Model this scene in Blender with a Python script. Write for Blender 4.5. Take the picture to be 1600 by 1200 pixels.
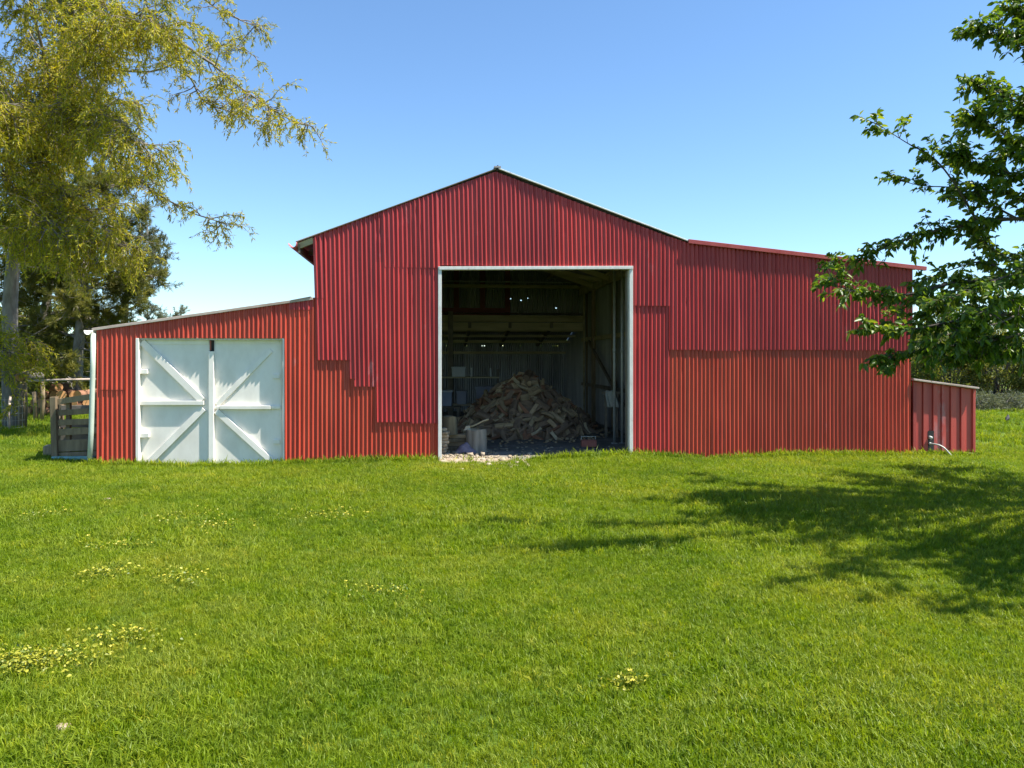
import bpy, bmesh, math, random
import numpy as np
from mathutils import Vector, Matrix
R = math.radians
rng = np.random.default_rng(7)
random.seed(7)
for o in list(bpy.data.objects): bpy.data.objects.remove(o)
scene = bpy.context.scene
COL = scene.collection

# ------------------------------------------------------------------ camera
F, H, HOR = 1200.0, 1.79, 561.0          # focal length in photo pixels, eye height, horizon row
cam_d = bpy.data.cameras.new('camera'); cam = bpy.data.objects.new('camera', cam_d); COL.objects.link(cam)
cam.location = (0, 0, H); cam.rotation_euler = (R(90), 0, 0)
cam_d.sensor_width = 36; cam_d.lens = F/1600*36; cam_d.shift_y = -(600-HOR)/1600
cam_d.clip_start = .05; cam_d.clip_end = 4000
scene.camera = cam
# ------------------------------------------------------------------ sky and sun
SUN = Vector((.56, -.115, 1.0)).normalized()
EL = math.asin(SUN.z); AZ = math.atan2(SUN.x, SUN.y)
world = bpy.data.worlds.new('World'); scene.world = world; world.use_nodes = True
wn = world.node_tree.nodes; wl = world.node_tree.links
sky = wn.new('ShaderNodeTexSky'); sky.sky_type = 'NISHITA'; sky.sun_disc = False
sky.sun_elevation = EL; sky.sun_rotation = AZ
sky.altitude = 0; sky.air_density = 1.0; sky.dust_density = .0; sky.ozone_density = 1.2
bg = wn['Background']; bg.inputs['Strength'].default_value = .088
tint = wn.new('ShaderNodeMix'); tint.data_type = 'RGBA'; tint.blend_type = 'MULTIPLY'; tint.inputs[0].default_value = 1
tint.inputs[7].default_value = (.78, .97, 1.12, 1)            # the clear azure of this sky, the same in every direction
wl.new(sky.outputs[0], tint.inputs[6]); wl.new(tint.outputs[2], bg.inputs['Color'])
sd = bpy.data.lights.new('sun', 'SUN'); sun = bpy.data.objects.new('sun', sd); COL.objects.link(sun)
sd.energy = 5.0; sd.angle = R(.53); sd.color = (1, .95, .87)
sun.rotation_euler = SUN.to_track_quat('Z', 'Y').to_euler(); sun.location = (20, -5, 30)
scene.view_settings.view_transform = 'Standard'; scene.view_settings.look = 'None'
scene.view_settings.exposure = 1.2; scene.view_settings.gamma = 1
scene.render.engine = 'CYCLES'

# ------------------------------------------------------------------ helpers
def at(px, py, Z):                       # a photo pixel at depth Z
    return np.array([(px-800)*Z/F, Z, H-(py-HOR)*Z/F])
def gnd(px, py):
    Z = F*H/(py-HOR); return np.array([(px-800)*Z/F, Z, 0.])

def mesh_obj(name, v, f, mat=None, parent=None, smooth=False, link=True):
    me = bpy.data.meshes.new(name)
    if isinstance(f, np.ndarray):
        v = np.asarray(v, dtype=np.float32); n, k = f.shape
        me.vertices.add(len(v)); me.vertices.foreach_set('co', v.ravel())
        me.loops.add(n*k); me.loops.foreach_set('vertex_index', f.astype(np.int32).ravel())
        me.polygons.add(n); me.polygons.foreach_set('loop_start', np.arange(0, n*k, k, dtype=np.int32))
        me.update(calc_edges=True)
    else:
        me.from_pydata([tuple(map(float, p)) for p in v], [], [tuple(map(int, q)) for q in f])
    if smooth: me.polygons.foreach_set('use_smooth', np.ones(len(me.polygons), dtype=bool))
    for m in (mat if isinstance(mat, (list, tuple)) else [mat]):
        if m: me.materials.append(m)
    o = bpy.data.objects.new(name, me)
    if link: COL.objects.link(o)
    if parent: o.parent = parent
    return o
def tag(o, label=None, cat=None, group=None, kind=None):
    for k, val in (('label', label), ('category', cat), ('group', group), ('kind', kind)):
        if val: o[k] = val
    return o
def empty(name, loc, rz=0):
    o = bpy.data.objects.new(name, None); COL.objects.link(o)
    o.location = tuple(map(float, loc)); o.rotation_euler = (0, 0, rz); o.empty_display_size = .2
    return o
class MB:
    def __init__(s): s.v = []; s.f = []
    def add(s, v, f):
        b = len(s.v); s.v += [tuple(map(float, p)) for p in v]; s.f += [tuple(int(i)+b for i in q) for q in f]
    def box(s, lo, hi):
        x0, y0, z0 = lo; x1, y1, z1 = hi
        s.add([(x0,y0,z0),(x1,y0,z0),(x1,y1,z0),(x0,y1,z0),(x0,y0,z1),(x1,y0,z1),(x1,y1,z1),(x0,y1,z1)],
              [(0,3,2,1),(4,5,6,7),(0,1,5,4),(1,2,6,5),(2,3,7,6),(3,0,4,7)]); return s
    def bar(s, a, b, w, h, up=(0,0,1)):      # a rectangular bar from a to b: w across, h along up
        a = np.array(a, float); b = np.array(b, float); d = b-a; d /= np.linalg.norm(d)
        up = np.array(up, float); sx = np.cross(d, up); sx /= np.linalg.norm(sx); u = np.cross(sx, d)
        v = [p + sx*i*w/2 + u*j*h/2 for p in (a, b) for i, j in ((-1,-1),(1,-1),(1,1),(-1,1))]
        s.add(v, [(3,2,1,0),(4,5,6,7),(0,1,5,4),(1,2,6,5),(2,3,7,6),(3,0,4,7)]); return s
    def tube(s, pts, rad, n=8, cap=True):
        v, f = tube_np([np.array(pts, float)], [np.broadcast_to(np.array(rad, float), (len(pts),))], n)
        s.add(v, f)
        if cap: s.f += [tuple(range(len(s.v)-len(v)+n-1, len(s.v)-len(v)-1, -1)), tuple(range(len(s.v)-n, len(s.v)))]
        return s
    def build(s, name, mat, parent=None, smooth=False, bevel=0):
        o = mesh_obj(name, s.v, s.f, mat, parent, smooth)
        if bevel:
            m = o.modifiers.new('bevel', 'BEVEL'); m.width = bevel; m.segments = 2; m.limit_method = 'ANGLE'
        return o
def tube_np(paths, rads, n):
    V, Fc, b = [], [], 0
    ang = np.arange(n)*2*np.pi/n; ca, sa = np.cos(ang), np.sin(ang)
    for P, r in zip(paths, rads):
        m = len(P); T = np.gradient(P, axis=0); T /= np.linalg.norm(T, axis=1)[:, None]+1e-9
        ref = np.where(np.abs(T[:, 2:3]) > .9, [[1., 0, 0]], [[0, 0, 1.]])
        A = np.cross(T, ref); A /= np.linalg.norm(A, axis=1)[:, None]+1e-9; B = np.cross(T, A)
        r = np.asarray(r)
        ring = P[:, None, :] + r[:, None, None]*(ca[None, :, None]*A[:, None, :]+sa[None, :, None]*B[:, None, :])
        V.append(ring.reshape(-1, 3))
        i = np.arange(m-1)[:, None]*n; j = np.arange(n)[None, :]; j2 = (j+1) % n
        Fc.append(np.stack([i+j, i+j2, i+n+j2, i+n+j], -1).reshape(-1, 4)+b); b += m*n
    return np.concatenate(V), np.concatenate(Fc)

# ------------------------------------------------------------------ materials
def nodes_of(name):
    m = bpy.data.materials.new(name); m.use_nodes = True
    nt = m.node_tree; return m, nt, nt.nodes['Principled BSDF']
def ramp(nt, fac, stops):
    r = nt.nodes.new('ShaderNodeValToRGB'); e = r.color_ramp.elements
    while len(e) < len(stops): e.new(.5)
    for k, (p, c) in enumerate(stops): e[k].position = p; e[k].color = (*c, 1) if len(c) == 3 else c
    nt.links.new(fac, r.inputs[0]); return r.outputs[0]
def noise(nt, scale, detail=4, rough=.55, coord='Object', stretch=None):
    tc = nt.nodes.new('ShaderNodeTexCoord') if coord != 'Position' else nt.nodes.new('ShaderNodeNewGeometry')
    out = tc.outputs[coord]
    if stretch:
        mp = nt.nodes.new('ShaderNodeMapping'); mp.inputs['Scale'].default_value = stretch
        nt.links.new(out, mp.inputs[0]); out = mp.outputs[0]
    n = nt.nodes.new('ShaderNodeTexNoise'); n.inputs['Scale'].default_value = scale
    n.inputs['Detail'].default_value = detail; n.inputs['Roughness'].default_value = rough
    nt.links.new(out, n.inputs['Vector']); return n.outputs['Fac']
def mix(nt, fac, a, b, mode='MIX'):
    n = nt.nodes.new('ShaderNodeMix'); n.data_type = 'RGBA'; n.blend_type = mode
    for s, val in ((0, fac), (6, a), (7, b)):
        if hasattr(val, 'links') or hasattr(val, 'is_linked'): nt.links.new(val, n.inputs[s])
        else: n.inputs[s].default_value = val if s == 0 else (*val, 1)
    return n.outputs[2]
def rnd(nt):
    return nt.nodes.new('ShaderNodeObjectInfo').outputs['Random']
def bump(nt, bs, h, strength=.3, dist=.01):
    b = nt.nodes.new('ShaderNodeBump'); b.inputs['Strength'].default_value = strength; b.inputs['Distance'].default_value = dist
    nt.links.new(h, b.inputs['Height']); nt.links.new(b.outputs[0], bs.inputs['Normal'])
def simple(name, stops, scale=8, rough=.7, stretch=None, bmp=.25, rand=0, metallic=0, detail=5, bdist=.01):
    m, nt, bs = nodes_of(name)
    n = noise(nt, scale, detail, .6, 'Object', stretch)
    c = ramp(nt, n, stops)
    if rand: 
        rv = ramp(nt, rnd(nt), [(0, (1-rand,)*3), (1, (1+rand*.6,)*3)])
        c = mix(nt, 1., c, rv, 'MULTIPLY')
    nt.links.new(c, bs.inputs['Base Color']); bs.inputs['Roughness'].default_value = rough; bs.inputs['Metallic'].default_value = metallic
    if bmp: bump(nt, bs, n, bmp, bdist)
    return m
def leafmat(name, stops, trans=.45, rough=.45, coordscale=.8, spec=.35):
    """leaf colour varies leaf by leaf (per-face random attribute) and clump by clump"""
    m, nt, bs = nodes_of(name)
    at_ = nt.nodes.new('ShaderNodeAttribute'); at_.attribute_name = 'tint'
    n = noise(nt, coordscale, 3, .6, 'Position')
    mx = nt.nodes.new('ShaderNodeMath'); mx.operation = 'MULTIPLY_ADD'; mx.inputs[1].default_value = .6
    nt.links.new(at_.outputs['Fac'], mx.inputs[0])
    m2 = nt.nodes.new('ShaderNodeMath'); m2.operation = 'MULTIPLY'; m2.inputs[1].default_value = .4
    nt.links.new(n, m2.inputs[0]); nt.links.new(m2.outputs[0], mx.inputs[2])
    c = ramp(nt, mx.outputs[0], stops)
    nt.links.new(c, bs.inputs['Base Color']); bs.inputs['Roughness'].default_value = rough
    bs.inputs['Specular IOR Level'].default_value = spec
    tr = nt.nodes.new('ShaderNodeBsdfTranslucent')
    tc = mix(nt, 1., c, (1.25, 1.2, .55), 'MULTIPLY'); nt.links.new(tc, tr.inputs['Color'])
    ms = nt.nodes.new('ShaderNodeMixShader'); ms.inputs[0].default_value = trans
    nt.links.new(bs.outputs[0], ms.inputs[1]); nt.links.new(tr.outputs[0], ms.inputs[2])
    nt.links.new(ms.outputs[0], nt.nodes['Material Output'].inputs['Surface'])
    return m
def set_tint(o, vals):
    a = o.data.attributes.new('tint', 'FLOAT', 'FACE'); a.data.foreach_set('value', np.asarray(vals, dtype=np.float32))

def paint(name, c1, c2, c3, wear):
    m, nt, bs = nodes_of(name)
    big = noise(nt, .55, 3, .5, 'Object'); streak = noise(nt, 6, 4, .6, 'Object', (1, 1, .12))
    c = mix(nt, ramp(nt, big, [(.3, (0,)*3), (.7, (1,)*3)]), c1, c2)
    c = mix(nt, ramp(nt, streak, [(.45, (0,)*3), (.75, (.7,)*3)]), c, c3)
    rv = ramp(nt, rnd(nt), [(0, (.82, .82, .86)), (.5, (1, 1, 1)), (1, (1.12, 1.06, 1.02))])
    c = mix(nt, 1., c, rv, 'MULTIPLY')
    # chalky worn patches and small rust specks
    w = noise(nt, 2.3, 6, .62, 'Object', (1, 1, .45)); sp = noise(nt, 38, 3, .6, 'Object', (1, 1, .5))
    c = mix(nt, ramp(nt, w, [(wear, (0,)*3), (wear+.07, (.55,)*3)]), c, (.42, .22, .22))
    c = mix(nt, ramp(nt, sp, [(.70, (0,)*3), (.76, (.8,)*3)]), c, (.10, .035, .02))
    nt.links.new(c, bs.inputs['Base Color'])
    rr = ramp(nt, streak, [(.3, (.42,)*3), (.8, (.56,)*3)]); nt.links.new(rr, bs.inputs['Roughness'])
    bs.inputs['Specular IOR Level'].default_value = .5
    bump(nt, bs, noise(nt, 60, 3, .6, 'Object', (1, 1, .3)), .12, .003)
    return m
M = {}
M['red_hi'] = paint('crimson_paint', (.37, .030, .033), (.44, .042, .036), (.27, .020, .027), .66)
M['red_lo'] = paint('faded_red_paint', (.45, .050, .026), (.51, .068, .034), (.34, .032, .02), .665)
M['red_shed'] = paint('shed_red_paint', (.52, .085, .065), (.46, .065, .05), (.30, .03, .032), .60)
M['galv'] = simple('old_zinc', [(.3, (.20, .20, .21)), (.7, (.36, .36, .36))], 3, .55, (1, 1, .2), .1, .25, .3)
M['red_in'] = simple('red_oxide_back', [(.3, (.13, .035, .03)), (.7, (.20, .05, .04))], 5, .7, None, .1)
M['roof'] = simple('roof_zinc', [(.3, (.30, .27, .25)), (.7, (.42, .39, .37))], 4, .5, None, .1, .1, .4)
M['barge_red'] = simple('barge_paint', [(.3, (.36, .06, .06)), (.7, (.45, .10, .09))], 6, .4, None, .1)
M['white'] = simple('white_paint', [(.25, (.68, .64, .56)), (.6, (.82, .78, .70)), (.85, (.76, .72, .63))], 3.5, .5, (1, 1, .5), .08, .05)
M['white_trim'] = simple('chipped_white_paint', [(.28, (.30, .25, .20)), (.36, (.62, .60, .56)), (.7, (.74, .73, .69))], 14, .6, (1, 1, .35), .2)
M['pale_timber'] = simple('weathered_pale_timber', [(.3, (.34, .25, .19)), (.7, (.55, .46, .40))], 7, .8, (.3, 1, 1), .3)
M['timber'] = simple('grey_timber', [(.3, (.15, .105, .06)), (.7, (.30, .225, .13))], 9, .85, (1, 1, .2), .4, .25)
M['timber_h'] = simple('old_beam_timber', [(.3, (.34, .28, .16)), (.7, (.56, .48, .30))], 6, .85, (.15, 1, 1), .4, .2)
M['dark_timber'] = simple('dark_timber', [(.3, (.12, .10, .075)), (.7, (.22, .185, .14))], 6, .85, None, .3, .2)
M['pipe_green'] = simple('pale_green_plastic', [(.3, (.40, .46, .38)), (.7, (.50, .55, .46))], 4, .5, None, .05)
M['turquoise'] = simple('turquoise_paint', [(.3, (.16, .34, .33)), (.7, (.24, .44, .42))], 6, .6, None, .1)
M['steel'] = simple('dull_steel', [(.3, (.34, .35, .32)), (.7, (.50, .50, .46))], 6, .5, None, .05, 0, .3)
M['black'] = simple('black_plastic', [(.3, (.012, .012, .012)), (.7, (.03, .03, .03))], 6, .8, None, .05)
M['dirt'] = simple('barn_dirt', [(.25, (.10, .09, .08)), (.55, (.19, .175, .15)), (.75, (.32, .30, .27))], 2.2, .95, None, .8, 0, 0, 8, .04)
M['stone'] = simple('pale_limestone', [(.3, (.26, .20, .13)), (.7, (.50, .42, .31))], 9, .9, None, .5, .2)
M['bark'] = simple('grey_bark', [(.3, (.09, .075, .06)), (.55, (.20, .175, .145)), (.8, (.30, .27, .23))], 7, .9, (1, 1, .3), .9, 0, 0, 7, .04)
M['twig'] = simple('twig_bark', [(.3, (.10, .075, .045)), (.7, (.22, .17, .11))], 9, .85, None, .2)
M['bark_dark'] = simple('dark_bark', [(.3, (.04, .033, .026)), (.7, (.11, .09, .07))], 7, .9, (1, 1, .3), .8, 0, 0, 6, .03)
M['wood1'] = simple('split_wood_tan', [(.3, (.38, .26, .14)), (.7, (.62, .46, .28))], 9, .85, (.25, 1, 1), .4, .35)
M['wood2'] = simple('split_wood_brown', [(.3, (.22, .15, .10)), (.7, (.38, .26, .17))], 9, .85, (.25, 1, 1), .4, .35)
M['wood3'] = simple('split_wood_pale', [(.3, (.44, .34, .20)), (.7, (.64, .52, .34))], 9, .85, (.25, 1, 1), .4, .3)
M['wood_red'] = simple('split_wood_red', [(.3, (.24, .11, .06)), (.7, (.40, .20, .11))], 9, .85, (.25, 1, 1), .4, .3)
M['logend'] = simple('cut_log_orange', [(.3, (.48, .22, .08)), (.7, (.66, .36, .15))], 9, .8, None, .3, .2)
M['plastic_grey'] = simple('grey_plastic', [(.3, (.24, .24, .29)), (.7, (.32, .32, .36))], 3, .5, None, .03)
M['plastic_blue'] = simple('blue_grey_plastic', [(.3, (.20, .24, .34)), (.7, (.28, .32, .42))], 3, .5, None, .03)
M['plastic_pale'] = simple('pale_plastic', [(.3, (.42, .43, .42)), (.7, (.52, .53, .52))], 3, .5, None, .03)
M['brick_red'] = simple('brick_red_paint', [(.3, (.30, .09, .06)), (.7, (.42, .14, .10))], 8, .7, None, .2)
M['cloth'] = simple('mauve_cloth', [(.3, (.16, .13, .18)), (.7, (.27, .23, .29))], 12, .95, None, .3)
M['sack'] = simple('pale_sack', [(.3, (.38, .38, .34)), (.7, (.52, .52, .46))], 10, .95, None, .3)

# ------------------------------------------------------------------ ground
def gh(x, y):
    return .025*np.sin(x*.55+.8)*np.cos(y*.48) + .016*np.sin(x*1.3+y*.9) + .01*np.sin(2.4*x-1.7*y)
def edge(lo, hi, near, far, step):
    mid = np.arange(near, far+1e-6, step)
    a = near-np.geomspace(step, near-lo, 14) if lo < near else []
    b = far+np.geomspace(step, hi-far, 14)
    return np.unique(np.concatenate([np.sort(a), mid, b]))
xs = edge(-900, 900, -22, 22, .3); ys = edge(-60, 1800, -2, 42, .3)
GX, GY = np.meshgrid(xs, ys); fade = np.clip((60-np.hypot(GX, GY-15))/20, 0, 1)
GZ = gh(GX, GY)*fade
_t = math.atan(.105); _u = GX*math.cos(_t)+(GY-13.5)*math.sin(_t); _v = -GX*math.sin(_t)+(GY-13.5)*math.cos(_t)
GZ = np.where((_u > -6.9) & (_u < 7.4) & (_v > .1) & (_v < 12.5), -.12, GZ)
nx, ny = len(xs), len(ys)
idx = (np.arange(ny-1)[:, None]*nx+np.arange(nx-1)[None, :]).ravel()
gm, nt, bs = nodes_of('lawn_soil')
n1 = noise(nt, .7, 6, .6, 'Position'); n2 = noise(nt, 14, 4, .6, 'Position')
c = ramp(nt, n1, [(.3, (.05, .10, .010)), (.55, (.08, .14, .014)), (.75, (.12, .16, .022))])
c = mix(nt, ramp(nt, n2, [(.35, (.0,)*3), (.7, (.5,)*3)]), c, (.05, .055, .02))
nt.links.new(c, bs.inputs['Base Color']); bs.inputs['Roughness'].default_value = .95; bs.inputs['Specular IOR Level'].default_value = .1
bump(nt, bs, n2, .6, .03)
ground = mesh_obj('ground', np.stack([GX, GY, GZ], -1).reshape(-1, 3), np.stack([idx, idx+1, idx+nx+1, idx+nx], -1), gm, None, True)
tag(ground, 'wide grassy lawn sheet under the barn and trees', kind='structure')

# ------------------------------------------------------------------ barn frame of reference: u along the front wall, v inward, z up
TH = math.atan(.105); ZC = 13.5
ct, st = math.cos(TH), math.sin(TH)
barn = empty('barn', (0, ZC, 0), TH)
tag(barn, 'large red corrugated iron barn with gable and two lean-to wings', 'barn')
def depth(px, v=0):
    zc = ZC+v/ct
    return zc/(1-math.tan(TH)*(px-800)/F)
def U(px, v=0):
    Z = depth(px, v); X = (px-800)*Z/F
    return (X+v*st)/ct
def ZZ(px, py, v=0): return H-(py-HOR)*depth(px, v)/F
def wp(px, py, v=0): return (U(px, v), v, ZZ(px, py, v))
def inv(x, y):                           # world xy -> barn u, v
    dx, dy = x, y-ZC
    return dx*ct+dy*st, -dx*st+dy*ct
def toworld(u, v): return np.array([u*ct-v*st, ZC+u*st+v*ct])

PITCH, AMP = .0762, .0135
def polyz(pts):
    us = [U(p[0]) for p in pts]; zs = [ZZ(*p) for p in pts]
    return lambda u: np.interp(u, us, zs)
ROOF_L = polyz([(140, 516), (490, 467.5)])
ROOF_M = polyz([(455, 380), (490, 368), (777, 268), (1046, 370), (1076, 380.5)])
ROOF_R = polyz([(1075, 381), (1450, 424)])
def roof_top(u):
    return np.where(u < U(489), ROOF_L(u), np.where(u < U(1075.5), ROOF_M(u), ROOF_R(u)))

def sheet(name, u0, u1, ztop, zbot, v, mat, parent, shear=0., zref=3., seg=10, holes=None, dents=2, wob=.0022, along='u', amp=AMP, rows=None, jag=0.):
    """one corrugated iron sheet between u0 and u1"""
    nc = max(3, int(round((u1-u0)/PITCH*seg))+1)
    u = np.linspace(u0, u1, nc)
    zt = ztop(u) if callable(ztop) else np.full(nc, float(ztop)); zb = zbot(u) if callable(zbot) else np.full(nc, float(zbot))
    h = float((zt-zb).max()); nr = rows or max(3, int(h/.11)+1)
    t = np.linspace(0, 1, nr)
    if holes:
        for hz, _ in holes:
            tz = (hz-zb.mean())/(zt.mean()-zb.mean()); t = np.append(t, [tz, tz+.03/(zt.mean()-zb.mean())])
        t = np.unique(np.clip(t, 0, 1)); nr = len(t)
    Ug, Tg = np.meshgrid(u, t); Zg = zb+(zt-zb)*Tg
    if jag: Zg += jag*(1-Tg)*np.cos(2*np.pi*Ug/PITCH)
    ph = 2*np.pi*Ug/PITCH
    # every ridge is a little out of true
    k = np.floor(Ug/PITCH+.25); s = rng.uniform(0, 99)
    amp_k = amp*(1+.32*np.sin(k*12.9+s)*np.sin(k*4.1))
    ph = ph+.35*np.sin(k*7.7+s)*np.sin(Zg*1.3+k+s)
    Vg = -amp_k*np.cos(ph)
    Vg += wob*(np.sin(Ug*2.1+Zg*1.7+s)+.7*np.sin(Zg*4.3+Ug*5.+s*2))
    for _ in range(int(rng.poisson(dents))):
        uc = u0+(np.round((rng.uniform(u0, u1)-u0)/PITCH))*PITCH; zc = rng.uniform(zb.min(), zt.max())
        a, bb, dp = rng.uniform(.014, .026), rng.uniform(.02, .07), rng.uniform(.008, .018)
        Vg += dp*np.exp(-((Ug-uc)/a)**2-((Zg-zc)/bb)**2)
    Us = Ug - shear*(Zg-zref)
    if along == 'u': P = np.stack([Us, v+Vg, Zg], -1)
    else: P = np.stack([v+Vg, Us, Zg], -1)
    i = (np.arange(nr-1)[:, None]*nc+np.arange(nc-1)[None, :])
    keep = np.ones_like(i, bool)
    if holes:
        for hz, hus in holes:
            tz = (hz-zb.mean())/(zt.mean()-zb.mean()); r = int(np.argmin(np.abs(t-tz)))
            for hu in hus:
                cidx = int(np.argmin(np.abs(u-hu)))
                if cidx < nc-4 and r < nr-1: keep[r, cidx:cidx+3] = False
    i = i[keep].ravel()
    return mesh_obj(name, P.reshape(-1, 3), np.stack([i, i+1, i+nc+1, i+nc], -1), mat, parent, True)

def cols(p0, p1, width, jitter=3):
    n = max(1, round((p1-p0)/width)); e = np.linspace(p0, p1, n+1)
    e[1:-1] += rng.uniform(-jitter, jitter, n-1); return list(zip(e[:-1], e[1:]))
def run(p0, p1, width, top, bot, v, mat, shear=0., zref=3., jit=0., jag=0.):
    for k, (a, b) in enumerate(cols(p0, p1, width)):
        zb = bot(a) if callable(bot) else bot
        zb = zb+rng.uniform(-jit, jit)
        last = abs(b-p1) < 1e-6
        sheet('wall_sheet', U(a), U(b)+(0 if last else .03), top, zb, v-(.0035 if k % 2 else 0), mat, barn, shear, zref, jag=jag)
GZ0 = -.06
HI, LO = M['red_hi'], M['red_lo']
# left wing
run(151, 212.5, 62, roof_top, GZ0, 0, LO)
sheet('wall_sheet', U(156), U(197), lambda u: ROOF_L(u)-.03, ZZ(176, 609), -.012, LO, barn)
run(212.5, 444.5, 60, roof_top, ZZ(330, 528.5), -.002, LO, jag=.004)
run(444.5, 490, 46, ROOF_L, GZ0, 0, LO)
run(489, 686, 62, ZZ(490, 466.8), GZ0, .004, LO)
sheet('wall_sheet', U(452), U(489), lambda u: ROOF_L(u)-.004, ZZ(470, 484), -.014, HI, barn)
# main wall, upper sheets with their stepped lower edges
SH = .03; ZR = ZZ(500, 466)
def top_m(u): return ROOF_M(u)
sheet('wall_sheet', U(492), U(508), lambda u: ROOF_M(u)-.06, ZZ(500, 466.5), -.034, HI, barn, SH, ZR)
sheet('wall_sheet', U(493), U(546), lambda u: ROOF_M(u)-.01, ZZ(520, 563), -.022, HI, barn, SH*.7, ZR, jag=.003)
sheet('wall_sheet', U(544.5), U(554), lambda u: ROOF_M(u)-.02, ZZ(548, 592), -.026, HI, barn, SH*.6, ZR)
sheet('wall_sheet', U(552), U(604), lambda u: ROOF_M(u)-.01, ZZ(578, 604), -.023, HI, barn, SH*.5, ZR, jag=.003)
sheet('wall_sheet', U(587), U(641), ZZ(615, 410), ZZ(615, 659.5), -.0255, HI, barn, .012, ZR, jag=.003)
sheet('wall_sheet', U(638), U(684), ZZ(660, 410), ZZ(660, 661.5), -.023, HI, barn, .006, ZR, dents=4, jag=.003)
run(600, 688, 44, lambda u: ROOF_M(u)-.01, ZZ(640, 418.5), -.033, HI, SH*.7, ZZ(640, 418))
run(687, 986, 56, lambda u: ROOF_M(u)-.01, ZZ(830, 416.5), -.025, HI, .02, ZZ(830, 416), jit=.004)
run(985, 1046, 62, lambda u: ROOF_M(u)-.01, ZZ(1015, 478), -.024, HI)
run(986, 1047, 62, ZZ(1015, 460), GZ0, 0, HI)
run(1045, 1424, 55, roof_top, lambda a: ZZ(a, 547.5), -.024, HI, jit=.012, jag=.004)
run(1046, 1423, 60, ZZ(1200, 530), GZ0, 0, LO)

# ---- roofs (each slope one sheet of iron, corrugations running down the slope)
def slope(name, u0, z0, u1, z1, v0, v1, mat=None):
    n = int((v1-v0)/PITCH*4); vv = np.linspace(v0, v1, n); tt = np.linspace(0, 1, 6)
    V, T = np.meshgrid(vv, tt)
    P = np.stack([u0+(u1-u0)*T, V, z0+(z1-z0)*T+.008*np.cos(2*np.pi*V/PITCH)+.01], -1)
    i = (np.arange(5)[:, None]*n+np.arange(n-1)[None, :]).ravel()
    return mesh_obj(name, P.reshape(-1, 3), np.stack([i, i+1, i+n+1, i+n], -1), mat or M['roof'], barn, True)
VB, VL = 9.5, 12.6                        # back of the main bay, back of the rear lean-to
uA, zA = U(777), ZZ(777, 266)
uE, zE = U(462), ZZ(462, 379.5)
uK, zK = U(1075), ZZ(1075, 379)
uR, zR = U(1443), ZZ(1443, 421.5)
uL, zL = U(146), ZZ(146, 514.5)
uJ, zJ = U(491), ZZ(491, 466.5)
slope('roof_sheet', uE, zE+.012, uA, zA+.012, -.045, VB+.1)
slope('roof_sheet', uA, zA+.012, uK+.05, zK+.004, -.05, VB+.1)
slope('roof_sheet', uK, zK+.006, uR, zR+.02, -.04, VL)
slope('roof_sheet', uL, zL+.006, uJ, zJ+.004, -.03, VL)
def slope_v(name, u0, u1, va, za, vb, zb):
    n = int((u1-u0)/PITCH*4); uu = np.linspace(u0, u1, n); tt = np.linspace(0, 1, 5); Ug, T = np.meshgrid(uu, tt)
    P = np.stack([Ug, va+(vb-va)*T, za+(zb-za)*T+.008*np.cos(2*np.pi*Ug/PITCH)], -1)
    i = (np.arange(4)[:, None]*n+np.arange(n-1)[None, :]).ravel()
    return mesh_obj(name, P.reshape(-1, 3), np.stack([i, i+1, i+n+1, i+n], -1), M['roof'], barn, True)
slope_v('roof_sheet', uJ, uK, VB-.15, 3.16, VL+.25, 2.36)
# barge flashings along the front edge of each slope
def barge(a, b, w, h, mat, dv=-.055, name='barge_board'):
    return MB().bar((a[0], dv, a[1]), (b[0], dv, b[1]), w, h).build(name, mat, barn, bevel=.004)
barge((uL-.01, zL-.005), (uJ-.02, zJ+.0), .03, .045, M['pale_timber'], -.028)
barge((U(455), ROOF_L(U(455))+.03), (uJ-.05, zJ+.03), .09, .012, M['roof'], -.01, 'flashing')
barge((uK-.02, zK+.012), (uR, zR+.012), .06, .075, M['barge_red'], -.068)
barge((uA+.02, zA+.018), (uK, zK+.02), .035, .022, M['white_trim'], -.05)
barge((uE+.02, zE+.012), (uA-.02, zA+.016), .03, .018, M['dark_timber'], -.04)
# timber under the left eave, gutter and ridge
MB().bar((uE+.03, .01, zE-.06), (uE+.30, .01, zE+.05), .05, .1).build('rafter_end', M['timber_h'], barn, bevel=.004)
for k in range(6): MB().bar((uE+.05, .9+k*1.5, zE-.06), (uE+.6, .9+k*1.5, zE+.12), .05, .1).build('rafter_end', M['dark_timber'], barn)
MB().bar((uE+.06, -.02, zE-.1), (uE+.06, VB, zE-.1), .035, .14).build('fascia_board', M['dark_timber'], barn)
sheet('wall_sheet', .0, VB, 3.94, ZZ(490, 470), U(497)+.02, M['red_hi'], barn, along='v', seg=5)
gut = []
for a in np.linspace(R(180), R(372), 9): gut.append((uE-.035+.065*math.cos(a), zE-.02+.075*math.sin(a)))
gv = np.array([[(g[0], vv, g[1]) for g in gut] for vv in (-.12, VB)]).reshape(-1, 3)
g_o = mesh_obj('gutter', gv, np.array([[k, k+1, k+10, k+9] for k in range(8)]), M['barge_red'], barn, True)
mo = g_o.modifiers.new('thick', 'SOLIDIFY'); mo.thickness = .006
MB().bar((uA, -.07, zA+.045), (uA, VB, zA+.045), .12, .03).build('ridge_cap', M['roof'], barn)
MB().tube([(uA+.0, -.05, zA-.02), (uA+.004, -.055, zA+.075)], .012, 6).build('ridge_spike', M['black'], barn)
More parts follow.
